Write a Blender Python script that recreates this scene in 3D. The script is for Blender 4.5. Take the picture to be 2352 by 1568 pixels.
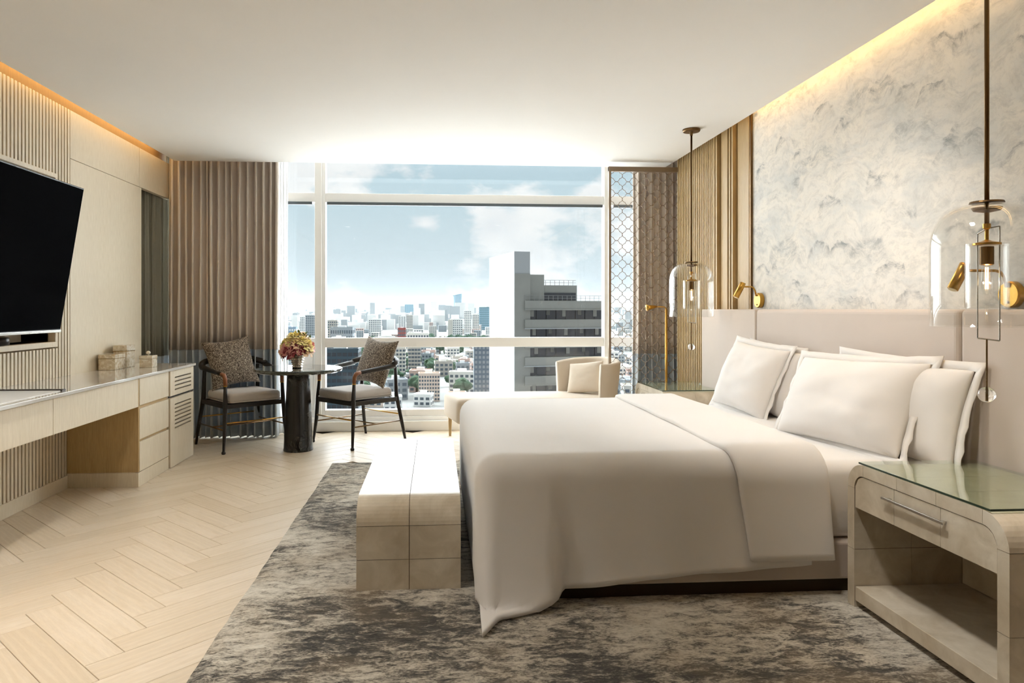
import bpy, bmesh, math, random
from mathutils import Vector, Matrix, noise as mnoise
random.seed(7)
for _o in list(bpy.data.objects): bpy.data.objects.remove(_o, do_unlink=True)
SC = bpy.context.scene
COL = SC.collection
pi = math.pi

# ------------------------------------------------------------------ camera
cam_d = bpy.data.cameras.new('camera'); cam = bpy.data.objects.new('camera', cam_d); COL.objects.link(cam)
cam_d.sensor_width = 36.0; cam_d.lens = 36.0 * 1600 / 2352
cam_d.shift_x = 65 / 2352; cam_d.shift_y = -74 / 2352
cam_d.clip_start = 0.05; cam_d.clip_end = 20000
cam.location = (0, 0, 1.25)
cam.rotation_euler = (pi / 2, 0, -math.atan(111 / 1600))
SC.camera = cam

# ------------------------------------------------------------------ exposure
vs = SC.view_settings
SC.display_settings.display_device = 'sRGB'
vs.view_transform = 'Standard'; vs.look = 'None'; vs.gamma = 1.0; vs.use_curve_mapping = False
vs.exposure = 0.60
SC.cycles.use_denoising = True
SC.cycles.max_bounces = 8; SC.cycles.diffuse_bounces = 5; SC.cycles.glossy_bounces = 3
SC.cycles.transmission_bounces = 8; SC.cycles.transparent_max_bounces = 24; SC.cycles.volume_bounces = 0
SC.cycles.use_adaptive_sampling = True; SC.cycles.adaptive_threshold = 0.14; SC.cycles.adaptive_min_samples = 20
SC.cycles.sample_clamp_indirect = 6.0
SC.cycles.caustics_reflective = False; SC.cycles.caustics_refractive = False

# ------------------------------------------------------------------ world: pale sky with cumulus
W = bpy.data.worlds.new('sky'); SC.world = W; W.use_nodes = True
wn = W.node_tree.nodes; wl = W.node_tree.links; wn.clear()
def wnode(t, **k):
    n = wn.new(t)
    for a, b in k.items(): setattr(n, a, b)
    return n
w_out = wnode('ShaderNodeOutputWorld'); w_bg = wnode('ShaderNodeBackground')
w_tc = wnode('ShaderNodeTexCoord'); w_sep = wnode('ShaderNodeSeparateXYZ')
wl.new(w_tc.outputs['Generated'], w_sep.inputs[0])
w_grad = wnode('ShaderNodeValToRGB')      # blue grows with height
e = w_grad.color_ramp.elements
e[0].position = 0.0; e[0].color = (0.80, 0.86, 0.89, 1)
e[1].position = 0.45; e[1].color = (0.33, 0.55, 0.72, 1)
e2 = w_grad.color_ramp.elements.new(0.16); e2.color = (0.60, 0.75, 0.82, 1)
wl.new(w_sep.outputs['Z'], w_grad.inputs[0])
w_map = wnode('ShaderNodeMapping'); w_map.inputs['Scale'].default_value = (1.0, 1.0, 1.9); w_map.inputs['Location'].default_value = (3.39, 0.39, 0.55)
wl.new(w_tc.outputs['Generated'], w_map.inputs[0])
w_no = wnode('ShaderNodeTexNoise'); w_no.inputs['Scale'].default_value = 4.6; w_no.inputs['Detail'].default_value = 9; w_no.inputs['Roughness'].default_value = 0.56
wl.new(w_map.outputs[0], w_no.inputs['Vector'])
w_cl = wnode('ShaderNodeValToRGB'); e = w_cl.color_ramp.elements
e[0].position = 0.46; e[0].color = (0, 0, 0, 1); e[1].position = 0.525; e[1].color = (1, 1, 1, 1)
wl.new(w_no.outputs[0], w_cl.inputs[0])
w_no2 = wnode('ShaderNodeTexNoise'); w_no2.inputs['Scale'].default_value = 11; w_no2.inputs['Detail'].default_value = 5
wl.new(w_map.outputs[0], w_no2.inputs['Vector'])
w_cc = wnode('ShaderNodeValToRGB'); e = w_cc.color_ramp.elements
e[0].position = 0.3; e[0].color = (0.92, 0.94, 0.96, 1); e[1].position = 0.65; e[1].color = (1.10, 1.08, 1.06, 1)
wl.new(w_no2.outputs[0], w_cc.inputs[0])
w_mix = wnode('ShaderNodeMix', data_type='RGBA')
wl.new(w_cl.outputs[0], w_mix.inputs['Factor']); wl.new(w_grad.outputs[0], w_mix.inputs[6]); wl.new(w_cc.outputs[0], w_mix.inputs[7])
wl.new(w_mix.outputs[2], w_bg.inputs['Color']); w_bg.inputs['Strength'].default_value = 0.60
wl.new(w_bg.outputs[0], w_out.inputs['Surface'])

# ------------------------------------------------------------------ sun: veiled by cloud, soft, from beyond the window
sun_d = bpy.data.lights.new('sun', 'SUN'); sun = bpy.data.objects.new('sun', sun_d); COL.objects.link(sun)
sun_d.energy = 17.0; sun_d.angle = math.radians(150); sun_d.color = (0.91, 0.96, 1.0)
sun.rotation_euler = Vector((0.10, -0.97, -0.16)).to_track_quat('-Z', 'Y').to_euler()
sun.location = (0, 60, 60)

# ------------------------------------------------------------------ helpers
class G:
    """collects faces of one mesh"""
    def __init__(s): s.v = []; s.f = []
    def add(s, vs_, fs):
        o = len(s.v); s.v += [tuple(p) for p in vs_]; s.f += [tuple(i + o for i in f) for f in fs]; return s
    def box(s, x0, x1, y0, y1, z0, z1):
        return s.add([(x0,y0,z0),(x1,y0,z0),(x1,y1,z0),(x0,y1,z0),(x0,y0,z1),(x1,y0,z1),(x1,y1,z1),(x0,y1,z1)],
                     [(0,3,2,1),(4,5,6,7),(0,1,5,4),(1,2,6,5),(2,3,7,6),(3,0,4,7)])
    def lathe(s, prof, n=24, c=(0,0,0), cap=True):
        vs_, fs = [], []
        for r, z in prof:
            for i in range(n):
                a = 2*pi*i/n; vs_.append((c[0]+r*math.cos(a), c[1]+r*math.sin(a), c[2]+z))
        for j in range(len(prof)-1):
            for i in range(n):
                k = (i+1) % n; fs.append((j*n+i, j*n+k, (j+1)*n+k, (j+1)*n+i))
        if cap:
            if prof[0][0] > 1e-5: fs.append(tuple(range(n-1, -1, -1)))
            if prof[-1][0] > 1e-5: fs.append(tuple(range((len(prof)-1)*n, len(prof)*n)))
        return s.add(vs_, fs)
    def tube(s, pts, r, n=8, closed=False):
        pts = [Vector(p) for p in pts]; m = len(pts)
        rs = r if isinstance(r, (list, tuple)) else [r]*m
        vs_, fs = [], []
        up = None
        for i, p in enumerate(pts):
            if closed: t = (pts[(i+1) % m] - pts[i-1]).normalized()
            else: t = (pts[min(i+1, m-1)] - pts[max(i-1, 0)]).normalized()
            if up is None:
                up = Vector((0,0,1)) if abs(t.z) < .9 else Vector((1,0,0))
            up = (up - t*up.dot(t)).normalized(); q = t.cross(up)
            for k in range(n):
                a = 2*pi*(k+.5)/n; vs_.append(p + (up*math.cos(a) + q*math.sin(a))*rs[i])
        for i in range(m if closed else m-1):
            j = (i+1) % m
            for k in range(n):
                l = (k+1) % n; fs.append((i*n+k, i*n+l, j*n+l, j*n+k))
        if not closed:
            fs.append(tuple(range(n-1, -1, -1))); fs.append(tuple(range((m-1)*n, m*n)))
        return s.add(vs_, fs)
    def grid(s, rows):
        n = len(rows[0]); vs_ = [p for r in rows for p in r]; fs = []
        for j in range(len(rows)-1):
            for i in range(n-1): fs.append((j*n+i, j*n+i+1, (j+1)*n+i+1, (j+1)*n+i))
        return s.add(vs_, fs)
    def prism(s, poly, axis, a, b):
        """extrude a 2D polygon along an axis ('x','y','z')"""
        n = len(poly)
        def P(p, t): return {'x': (t, p[0], p[1]), 'y': (p[0], t, p[1]), 'z': (p[0], p[1], t)}[axis]
        vs_ = [P(p, a) for p in poly] + [P(p, b) for p in poly]
        fs = [tuple(range(n-1, -1, -1)), tuple(range(n, 2*n))] + [(i, (i+1) % n, n+(i+1) % n, n+i) for i in range(n)]
        return s.add(vs_, fs)
    def sphere(s, c, r, n=16, m=10, sc=(1,1,1)):
        prof = [(max(1e-4, math.sin(pi*j/m))*r, -math.cos(pi*j/m)*r) for j in range(m+1)]
        g = G().lathe(prof, n, (0,0,0)); return s.add([(c[0]+x*sc[0], c[1]+y*sc[1], c[2]+z*sc[2]) for x,y,z in g.v], g.f)
    def xf(s, mat):
        s.v = [tuple(mat @ Vector(p)) for p in s.v]; return s

def mesh(name, g, mat, smooth=False):
    me = bpy.data.meshes.new(name); me.from_pydata(g.v, [], g.f); me.update()
    bm = bmesh.new(); bm.from_mesh(me); bmesh.ops.recalc_face_normals(bm, faces=bm.faces); bm.to_mesh(me); bm.free()
    if smooth: me.polygons.foreach_set('use_smooth', [True]*len(me.polygons))
    if mat: me.materials.append(mat)
    return me
def obj(name, g, mat, parent=None, smooth=False, bev=0, seg=2, sub=0, auto=False, solid=0, world=True):
    """one mesh object; with a parent, world-space points are moved into the parent's unrotated frame"""
    if parent is not None and world:
        L = parent.get('_o'); 
        if L is not None: g.v = [(x-L[0], y-L[1], z-L[2]) for x, y, z in g.v]
    me = g if isinstance(g, bpy.types.Mesh) else mesh(name, g, mat, smooth)
    o = bpy.data.objects.new(name, me); COL.objects.link(o); o.parent = parent
    if parent is not None and parent.get('_o') is not None: o['_o'] = list(parent['_o'])
    if solid: m = o.modifiers.new('solid', 'SOLIDIFY'); m.thickness = solid; m.offset = -1
    if bev: m = o.modifiers.new('bevel', 'BEVEL'); m.width = bev; m.segments = seg; m.limit_method = 'ANGLE'; m.angle_limit = math.radians(35)
    if sub: m = o.modifiers.new('sub', 'SUBSURF'); m.levels = sub; m.render_levels = sub
    return o
def tag(o, label, cat, group=None, kind=None):
    o['label'] = label; o['category'] = cat
    if group: o['group'] = group
    if kind: o['kind'] = kind
    return o
def thing(name, label, cat, loc, rz=0, group=None, kind=None):
    o = bpy.data.objects.new(name, None); COL.objects.link(o); o.location = loc; o.rotation_euler = (0, 0, rz)
    o.empty_display_size = .1; o['_o'] = list(loc) if rz == 0 else [0, 0, 0]
    return tag(o, label, cat, group, kind)
def single(name, g, mat, label, cat, loc=(0,0,0), group=None, kind=None, **k):
    """a thing that is one mesh, origin at its base"""
    g.v = [(x-loc[0], y-loc[1], z-loc[2]) for x, y, z in g.v]
    o = obj(name, g, mat, None, **k); o.location = loc; o['_o'] = list(loc)
    return tag(o, label, cat, group, kind)

# ------------------------------------------------------------------ materials
def srgb(r, g, b):
    f = lambda c: (c/255/12.92) if c/255 <= .04045 else ((c/255+.055)/1.055)**2.4
    return (f(r), f(g), f(b), 1)
class Mt:
    def __init__(s, name):
        s.m = bpy.data.materials.new(name); s.m.use_nodes = True
        s.n = s.m.node_tree.nodes; s.l = s.m.node_tree.links
        s.b = s.n['Principled BSDF']; s.o = s.n['Material Output']
    def node(s, t, ins=None, **k):
        n = s.n.new(t)
        for a, b in k.items(): setattr(n, a, b)
        for a, b in (ins or {}).items(): n.inputs[a].default_value = b
        return n
    def coords(s, scale=(1,1,1), rot=(0,0,0), kind='Object', loc=None):
        tc = s.node('ShaderNodeTexCoord'); mp = s.node('ShaderNodeMapping')
        mp.inputs['Scale'].default_value = scale; mp.inputs['Rotation'].default_value = rot
        if loc is not None: s.l.new(loc, mp.inputs['Location'])
        s.l.new(tc.outputs[kind], mp.inputs['Vector']); return mp.outputs[0]
    def noise(s, vec, scale, detail=4, rough=.55, dist=0):
        n = s.node('ShaderNodeTexNoise', {'Scale': scale, 'Detail': detail, 'Roughness': rough, 'Distortion': dist})
        if vec is not None: s.l.new(vec, n.inputs['Vector'])
        return n.outputs[0]
    def ramp(s, fac, stops):
        r = s.node('ShaderNodeValToRGB'); el = r.color_ramp.elements
        el[0].position, el[0].color = stops[0]; el[1].position, el[1].color = stops[-1]
        for p, c in stops[1:-1]: q = el.new(p); q.color = c
        s.l.new(fac, r.inputs[0]); return r.outputs[0]
    def mix(s, fac, a, b, mode='MIX'):
        n = s.node('ShaderNodeMix', data_type='RGBA', blend_type=mode)
        for v, i in ((fac, 0), (a, 6), (b, 7)):
            if isinstance(v, (int, float, tuple)): n.inputs[i].default_value = v
            else: s.l.new(v, n.inputs[i])
        return n.outputs[2]
    def bump(s, h, strength=.2, dist=.01):
        n = s.node('ShaderNodeBump', {'Strength': strength, 'Distance': dist}); s.l.new(h, n.inputs['Height']); s.l.new(n.outputs[0], s.b.inputs['Normal'])
    def col(s, c):
        if isinstance(c, tuple): s.b.inputs['Base Color'].default_value = c
        else: s.l.new(c, s.b.inputs['Base Color'])
    def set(s, rough=None, metal=None, spec=None, sheen=None, coat=None):
        if rough is not None: s.b.inputs['Roughness'].default_value = rough
        if metal is not None: s.b.inputs['Metallic'].default_value = metal
        if spec is not None: s.b.inputs['Specular IOR Level'].default_value = spec
        if sheen is not None: s.b.inputs['Sheen Weight'].default_value = sheen
        if coat is not None: s.b.inputs['Coat Weight'].default_value = coat
        return s
    def rnd(s):
        return s.node('ShaderNodeObjectInfo').outputs['Random']
def plain(name, c, rough=.5, metal=0, spec=.4, nz=None):
    m = Mt(name); m.set(rough, metal, spec)
    if nz:                                   # faint mottling so that no surface is dead flat
        f = m.noise(m.coords(), nz[0], 4); d = tuple(x*(1-nz[1]) for x in c[:3]) + (1,)
        m.col(m.mix(f, d, tuple(min(1, x*(1+nz[1])) for x in c[:3]) + (1,)))
        if len(nz) > 2: m.bump(f, nz[2], .005)
    else: m.col(c)
    return m.m
def wood(name, a, b, scale, rough=.45, grain=90.0, rnd=.0):
    m = Mt(name); m.set(rough, 0, .35)
    vec = m.coords(scale)
    f = m.noise(vec, grain*.1, 6, .65, .3); g2 = m.noise(vec, grain*.45, 3, .5)
    c = m.mix(f, a, b); c = m.mix(.35, c, m.ramp(g2, [(.3, tuple(x*.8 for x in b[:3])+(1,)), (.7, a)]))
    m.col(c); m.bump(g2, .06, .002); return m.m
def fabric(name, c, weave=900, amt=.14, rough=.9, sheen=.15, bump=.25):
    m = Mt(name); m.set(rough, 0, .2, sheen)
    f = m.noise(m.coords(), weave, 2, .6); g2 = m.noise(m.coords(), 6, 3)
    lo = tuple(x*(1-amt) for x in c[:3])+(1,); hi = tuple(min(1, x*(1+amt*.5)) for x in c[:3])+(1,)
    cc = m.mix(f, lo, hi); m.col(m.mix(m.ramp(g2, [(.35, (0,0,0,1)), (.65, (.25,.25,.25,1))]), cc, lo)); m.bump(f, bump, .002); return m.m
def thin_glass(name, tint=(1,1,1,1), base=.04, edge=.5, power=3.0, rough=0.0):
    """thin clear sheet: passes light straight through, reflects more at grazing angles"""
    m = Mt(name); m.n.remove(m.b)
    t = m.node('ShaderNodeBsdfTransparent', {'Color': tint}); g = m.node('ShaderNodeBsdfGlossy', {'Roughness': rough, 'Color': (1, 1, 1, 1)})
    lw = m.node('ShaderNodeLayerWeight', {'Blend': .5}); pw = m.node('ShaderNodeMath', {1: power}, operation='POWER'); m.l.new(lw.outputs['Facing'], pw.inputs[0])
    ma = m.node('ShaderNodeMath', {1: edge, 2: base}, operation='MULTIPLY_ADD'); m.l.new(pw.outputs[0], ma.inputs[0]); mx = m.node('ShaderNodeMixShader')
    m.l.new(ma.outputs[0], mx.inputs[0]); m.l.new(t.outputs[0], mx.inputs[1]); m.l.new(g.outputs[0], mx.inputs[2]); m.l.new(mx.outputs[0], m.o.inputs['Surface'])
    return m.m
def emit(name, c, k):
    m = Mt(name); m.b.inputs['Base Color'].default_value = c
    m.b.inputs['Emission Color'].default_value = c; m.b.inputs['Emission Strength'].default_value = k; return m.m

WOODV = wood('pale oak veneer', srgb(230, 219, 198), srgb(212, 197, 170), (6, 6, .35))
WOODD = wood('honey oak veneer', srgb(205, 178, 130), srgb(176, 146, 98), (6, 6, .35))
WOODBACK = wood('slat backing', srgb(150, 122, 80), srgb(128, 100, 62), (6, 6, .35), .6)
PAINT = plain('warm white ceiling paint', srgb(242, 239, 234), .85, 0, .15, (3, .012))
PAINTW = plain('white lacquer', srgb(247, 246, 244), .4, 0, .4, (4, .01))
FRAME = plain('pale window frame', srgb(244, 243, 240), .4, 0, .4, (5, .015))
BRASS = plain('brushed brass', srgb(196, 152, 72), .28, 1.0, .5, (60, .08))
BRONZE = plain('dark bronze', srgb(118, 92, 60), .38, 1.0, .5, (50, .08))
STEEL = plain('polished steel', srgb(205, 202, 195), .22, 1.0, .5, (40, .04))
BLACKM = plain('black lacquer', srgb(22, 22, 24), .35, 0, .5, (20, .1))
DARKBAR = plain('grey anodised rail', srgb(96, 104, 108), .4, .6, .5, (20, .05))
LINEN = fabric('white cotton', srgb(236, 232, 228), 1100, .05, .88, .2, .12)
SHEETW = fabric('white sheet', srgb(238, 235, 232), 1100, .05, .88, .2, .1)
HEADF = fabric('blush linen upholstery', srgb(212, 199, 188), 800, .09, .9, .2)
CHAISEF = fabric('oatmeal boucle', srgb(222, 208, 190), 420, .12, .95, .25, .5)
SEATF = fabric('light grey seat cloth', srgb(192, 184, 176), 700, .1, .9, .2)
TWEED = None
WINGLASS = thin_glass('window glass', (.97, .985, .985, 1), .02, .3, 4)
LAMPGLASS = thin_glass('clear blown glass', (.97, .97, .965, 1), .03, .45, 3)
def sheer_mat():
    m = Mt('white voile'); m.n.remove(m.b)
    d = m.node('ShaderNodeBsdfTranslucent', {'Color': (.9,.9,.9,1)}); t = m.node('ShaderNodeBsdfTransparent'); df = m.node('ShaderNodeBsdfDiffuse', {'Color': (.85,.85,.84,1)})
    a = m.node('ShaderNodeMixShader', {0: .5}); b = m.node('ShaderNodeMixShader', {0: .4})
    m.l.new(d.outputs[0], a.inputs[1]); m.l.new(df.outputs[0], a.inputs[2]); m.l.new(a.outputs[0], b.inputs[1]); m.l.new(t.outputs[0], b.inputs[2]); m.l.new(b.outputs[0], m.o.inputs['Surface'])
    return m.m
SHEER = sheer_mat()
def translucent(mat, amt=.35):
    n = mat.node_tree.nodes; l = mat.node_tree.links; b = n['Principled BSDF']; o = n['Material Output']
    t = n.new('ShaderNodeBsdfTranslucent'); mx = n.new('ShaderNodeMixShader'); mx.inputs[0].default_value = amt
    src = b.inputs['Base Color'].links[0].from_socket; l.new(src, t.inputs['Color'])
    l.new(b.outputs[0], mx.inputs[1]); l.new(t.outputs[0], mx.inputs[2]); l.new(mx.outputs[0], o.inputs['Surface'])
def tweed():
    m = Mt('speckled brown tweed'); m.set(.95, 0, .15, .2)
    f = m.noise(m.coords(), 120, 4, .75)
    m.col(m.ramp(f, [(.38, srgb(38, 32, 28)), (.5, srgb(104, 90, 78)), (.62, srgb(204, 190, 170))])); m.bump(f, .6, .004); return m.m
TWEED = tweed()
def floor_mat():
    m = Mt('pale oak plank'); m.set(.38, 0, .4)
    r = m.rnd(); cx = m.node('ShaderNodeCombineXYZ'); mu = m.node('ShaderNodeMath', {1: 37.0}, operation='MULTIPLY'); m.l.new(r, mu.inputs[0])
    m.l.new(mu.outputs[0], cx.inputs[0]); m.l.new(mu.outputs[0], cx.inputs[1])
    vec = m.coords((1.2, 9, 4), loc=cx.outputs[0])
    f = m.noise(vec, 3.0, 7, .62, 1.2); g2 = m.noise(vec, 26, 3, .6)
    wv = m.node('ShaderNodeTexWave', {'Scale': 1.1, 'Distortion': 9.0, 'Detail': 2.5, 'Detail Scale': .8}, wave_type='BANDS', bands_direction='Y'); m.l.new(vec, wv.inputs['Vector'])
    base = m.mix(r, srgb(228, 214, 195), srgb(214, 198, 175))
    c = m.mix(m.ramp(f, [(.3, (0,0,0,1)), (.75, (.55,.55,.55,1))]), base, srgb(202, 182, 152))
    c = m.mix(m.ramp(wv.outputs[0], [(.5, (0,0,0,1)), (1.0, (.22,.22,.22,1))]), c, srgb(236, 220, 194))
    c = m.mix(m.ramp(g2, [(.35, (.12,.12,.12,1)), (.6, (0,0,0,1))]), c, srgb(180, 156, 124))
    m.col(c); m.bump(g2, .05, .002); return m.m
FLOORM = floor_mat()
def rug_mat():
    m = Mt('distressed wool rug'); m.set(1.0, 0, .05, .3)
    v1 = m.coords((1, 1.35, 1)); v2 = m.coords((1, 2.2, 1))
    big = m.noise(v1, 1.5, 3, .5, .4); mid = m.noise(v2, 12, 9, .78, .5); fine = m.noise(v2, 62, 4, .7)
    a = m.node('ShaderNodeMath', {1: .42}, operation='MULTIPLY'); m.l.new(big, a.inputs[0])
    b = m.node('ShaderNodeMath', {1: .64}, operation='MULTIPLY_ADD'); m.l.new(mid, b.inputs[0]); m.l.new(a.outputs[0], b.inputs[2])
    c = m.node('ShaderNodeMath', {1: .26}, operation='MULTIPLY_ADD'); m.l.new(fine, c.inputs[0]); m.l.new(b.outputs[0], c.inputs[2])
    col = m.ramp(c.outputs[0], [(.575, srgb(50, 47, 42)), (.625, srgb(104, 97, 86)), (.66, srgb(168, 159, 143)), (.71, srgb(206, 198, 182)), (.81, srgb(230, 224, 210))])
    warm = m.noise(v1, 2.3, 2, .5); col = m.mix(m.ramp(warm, [(.5, (0,0,0,1)), (.68, (.3,.3,.3,1))]), col, srgb(172, 148, 112))
    m.col(col); m.bump(c.outputs[0], .7, .02); return m.m
RUGM = rug_mat()
def mural_mat():
    m = Mt('clouded mountain wallpaper'); m.set(.7, 0, .2)
    v = m.coords((1, 1, 1))
    def dis(src, sc, amt):
        nn = m.node('ShaderNodeTexNoise', {'Scale': sc, 'Detail': 5.0}); m.l.new(src, nn.inputs['Vector'])
        sb = m.node('ShaderNodeVectorMath', operation='SUBTRACT'); m.l.new(nn.outputs['Color'], sb.inputs[0]); sb.inputs[1].default_value = (.5, .5, .5)
        ml = m.node('ShaderNodeVectorMath', operation='SCALE'); m.l.new(sb.outputs[0], ml.inputs[0]); ml.inputs['Scale'].default_value = amt
        ad = m.node('ShaderNodeVectorMath', operation='ADD'); m.l.new(src, ad.inputs[0]); m.l.new(ml.outputs[0], ad.inputs[1]); return ad.outputs[0]
    w = dis(v, 3.0, .30)
    vr = m.node('ShaderNodeMapping'); vr.inputs['Rotation'].default_value = (math.radians(28), 0, 0); vr.inputs['Scale'].default_value = (1, .8, 1.9); m.l.new(w, vr.inputs[0]); vv = vr.outputs[0]
    soft = m.noise(vv, 3.2, 6, .6); brush = m.noise(vv, 14, 8, .75); tiny = m.noise(v, 70, 4, .7)
    base = m.ramp(soft, [(.34, srgb(220, 220, 216)), (.50, srgb(236, 232, 224)), (.66, srgb(243, 237, 226))])
    c = m.mix(m.ramp(brush, [(.47, (0,0,0,1)), (.68, (.62,.62,.62,1))]), base, srgb(196, 194, 189))
    # humped peaks: dark on the crest, fading below
    w2 = dis(v, 7.0, .16); sx_ = m.node('ShaderNodeSeparateXYZ'); cx2 = m.node('ShaderNodeCombineXYZ'); m.l.new(w2, sx_.inputs[0]); m.l.new(sx_.outputs['Y'], cx2.inputs[0]); m.l.new(sx_.outputs['Z'], cx2.inputs[1]); mp = m.node('ShaderNodeMapping'); mp.inputs['Scale'].default_value = (2.7, 3.4, 0); m.l.new(cx2.outputs[0], mp.inputs[0])
    vo = m.node('ShaderNodeTexVoronoi', {'Scale': 1.0, 'Randomness': .95}, feature='F1', voronoi_dimensions='2D'); m.l.new(mp.outputs[0], vo.inputs['Vector'])
    sp = m.node('ShaderNodeSeparateXYZ'); sub_ = m.node('ShaderNodeVectorMath', operation='SUBTRACT'); m.l.new(mp.outputs[0], sub_.inputs[0]); m.l.new(vo.outputs['Position'], sub_.inputs[1]); m.l.new(sub_.outputs[0], sp.inputs[0])
    rim = m.ramp(vo.outputs['Distance'], [(.20, (.35,.35,.35,1)), (.34, (1,1,1,1)), (.39, (0,0,0,1))])
    up = m.ramp(sp.outputs['Y'], [(.0, (0,0,0,1)), (.26, (1,1,1,1))])
    k1 = m.node('ShaderNodeMath', operation='MULTIPLY'); m.l.new(rim, k1.inputs[0]); m.l.new(up, k1.inputs[1])
    k2 = m.node('ShaderNodeMath', operation='MULTIPLY'); m.l.new(k1.outputs[0], k2.inputs[0]); m.l.new(m.ramp(brush, [(.40, (.1,.1,.1,1)), (.62, (1,1,1,1))]), k2.inputs[1])
    sel = m.ramp(m.noise(v, 3.4, 3), [(.44, (.10,.10,.10,1)), (.58, (1,1,1,1))])
    k3 = m.node('ShaderNodeMath', operation='MULTIPLY'); m.l.new(k2.outputs[0], k3.inputs[0]); m.l.new(sel, k3.inputs[1])
    mp2 = m.node('ShaderNodeMapping'); mp2.inputs['Scale'].default_value = (1.5, 2.0, 0); mp2.inputs['Location'].default_value = (.37, .21, 0); m.l.new(cx2.outputs[0], mp2.inputs[0])
    vo2 = m.node('ShaderNodeTexVoronoi', {'Scale': 1.0, 'Randomness': 1.0}, feature='F1', voronoi_dimensions='2D'); m.l.new(mp2.outputs[0], vo2.inputs['Vector'])
    sb2 = m.node('ShaderNodeVectorMath', operation='SUBTRACT'); m.l.new(mp2.outputs[0], sb2.inputs[0]); m.l.new(vo2.outputs['Position'], sb2.inputs[1]); sp2 = m.node('ShaderNodeSeparateXYZ'); m.l.new(sb2.outputs[0], sp2.inputs[0])
    j1 = m.node('ShaderNodeMath', operation='MULTIPLY'); m.l.new(m.ramp(vo2.outputs['Distance'], [(.06, (.25,.25,.25,1)), (.36, (1,1,1,1)), (.44, (0,0,0,1))]), j1.inputs[0]); m.l.new(m.ramp(sp2.outputs['Y'], [(-.0, (0,0,0,1)), (.32, (1,1,1,1))]), j1.inputs[1])
    j2 = m.node('ShaderNodeMath', operation='MULTIPLY'); m.l.new(j1.outputs[0], j2.inputs[0]); m.l.new(m.ramp(brush, [(.38, (.05,.05,.05,1)), (.66, (1,1,1,1))]), j2.inputs[1])
    c = m.mix(m.ramp(j2.outputs[0], [(0, (0,0,0,1)), (.9, (.6,.6,.6,1))]), c, srgb(150, 156, 158))
    c = m.mix(m.ramp(k3.outputs[0], [(0, (0,0,0,1)), (.8, (.7,.7,.7,1))]), c, srgb(104, 112, 118))
    c = m.mix(m.ramp(m.noise(v, 1.7, 4), [(.5, (0,0,0,1)), (.72, (.22,.22,.22,1))]), c, srgb(186, 192, 192))
    c = m.mix(m.ramp(tiny, [(.3, (.10,.10,.10,1)), (.5, (0,0,0,1))]), c, srgb(170, 168, 160))
    m.col(c); m.bump(tiny, .08, .003); return m.m
MURAL = mural_mat()
def stone_mat(name, a, b, vein, vs_=3, rough=.12, vein_amt=.7, coat=0):
    m = Mt(name); m.set(rough, 0, .5, coat=coat)
    v = m.coords(); n1 = m.noise(v, vs_, 8, .6, .8); n2 = m.noise(v, vs_*2.3, 8, .65, 1.6)
    c = m.mix(n1, a, b); ve = m.ramp(n2, [(.47, (0,0,0,1)), (.5, (vein_amt,)*3+(1,)), (.53, (0,0,0,1))])
    k = m.node('ShaderNodeMath', operation='MULTIPLY'); m.l.new(ve, k.inputs[0]); m.l.new(m.ramp(m.noise(v, vs_*.8, 3), [(.48, (0,0,0,1)), (.62, (1,1,1,1))]), k.inputs[1])
    m.col(m.mix(k.outputs[0], c, vein)); return m.m
BLACKMARBLE = stone_mat('black marble', srgb(9, 9, 10), srgb(22, 22, 24), srgb(170, 168, 162), 4, .2, .35)
GREYSTONE = stone_mat('polished grey stone', srgb(212, 209, 203), srgb(186, 182, 174), srgb(236, 234, 230), 4, .08, .5, .3)
def parchment(name='parchment tile', lo=srgb(188, 174, 150), hi=srgb(226, 216, 198)):
    m = Mt(name); m.set(.32, 0, .45)
    r = m.rnd(); f = m.noise(m.coords(), 7, 6, .6, .6); g2 = m.noise(m.coords(), 30, 4)
    c = m.mix(m.ramp(f, [(.3, (0,0,0,1)), (.7, (1,1,1,1))]), lo, hi); c = m.mix(m.ramp(r, [(0, (0,0,0,1)), (1, (.35,.35,.35,1))]), c, lo)
    m.col(m.mix(m.ramp(g2, [(.6, (0,0,0,1)), (.8, (.2,.2,.2,1))]), c, srgb(240, 232, 216))); return m.m
PARCH = parchment()
JOINT = plain('dark joint filler', srgb(96, 82, 64), .8, 0, .1, (40, .1))
def pearl_mat():
    m = Mt('mother of pearl'); m.set(.18, .08, .6, coat=.5)
    vo = m.node('ShaderNodeTexVoronoi', {'Scale': 55.0}, feature='F1'); m.l.new(m.coords(), vo.inputs['Vector'])
    m.col(m.mix(m.noise(m.coords(), 40, 5, .7), m.mix(m.ramp(vo.outputs['Color'], [(.2, (0,0,0,1)), (.8, (1,1,1,1))]), srgb(196, 176, 142), srgb(250, 246, 234)), srgb(214, 202, 180))); return m.m
PEARL = pearl_mat()
DARKWOOD = wood('ebonised wood', srgb(52, 46, 42), srgb(30, 27, 25), (3, 3, 3), .4)
LEATHER = plain('tan leather wrap', srgb(134, 84, 52), .5, 0, .4, (60, .15, .2))
CURT_U = fabric('taupe drape', srgb(232, 221, 210), 500, .10, .9, .2)
CURT_L = fabric('blue grey drape band', srgb(200, 209, 216), 500, .10, .9, .2)
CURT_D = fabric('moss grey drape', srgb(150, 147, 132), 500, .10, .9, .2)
translucent(CURT_U, .10); translucent(CURT_L, .10)
SCREENM = plain('taupe bronze metal', srgb(146, 128, 108), .45, .5, .4, (30, .06))
WARMLED = emit('warm led strip', (1.0, .66, .28, 1), 14.0)
BULB = emit('glowing filament', (1.0, .72, .38, 1), 4.0)
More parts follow.
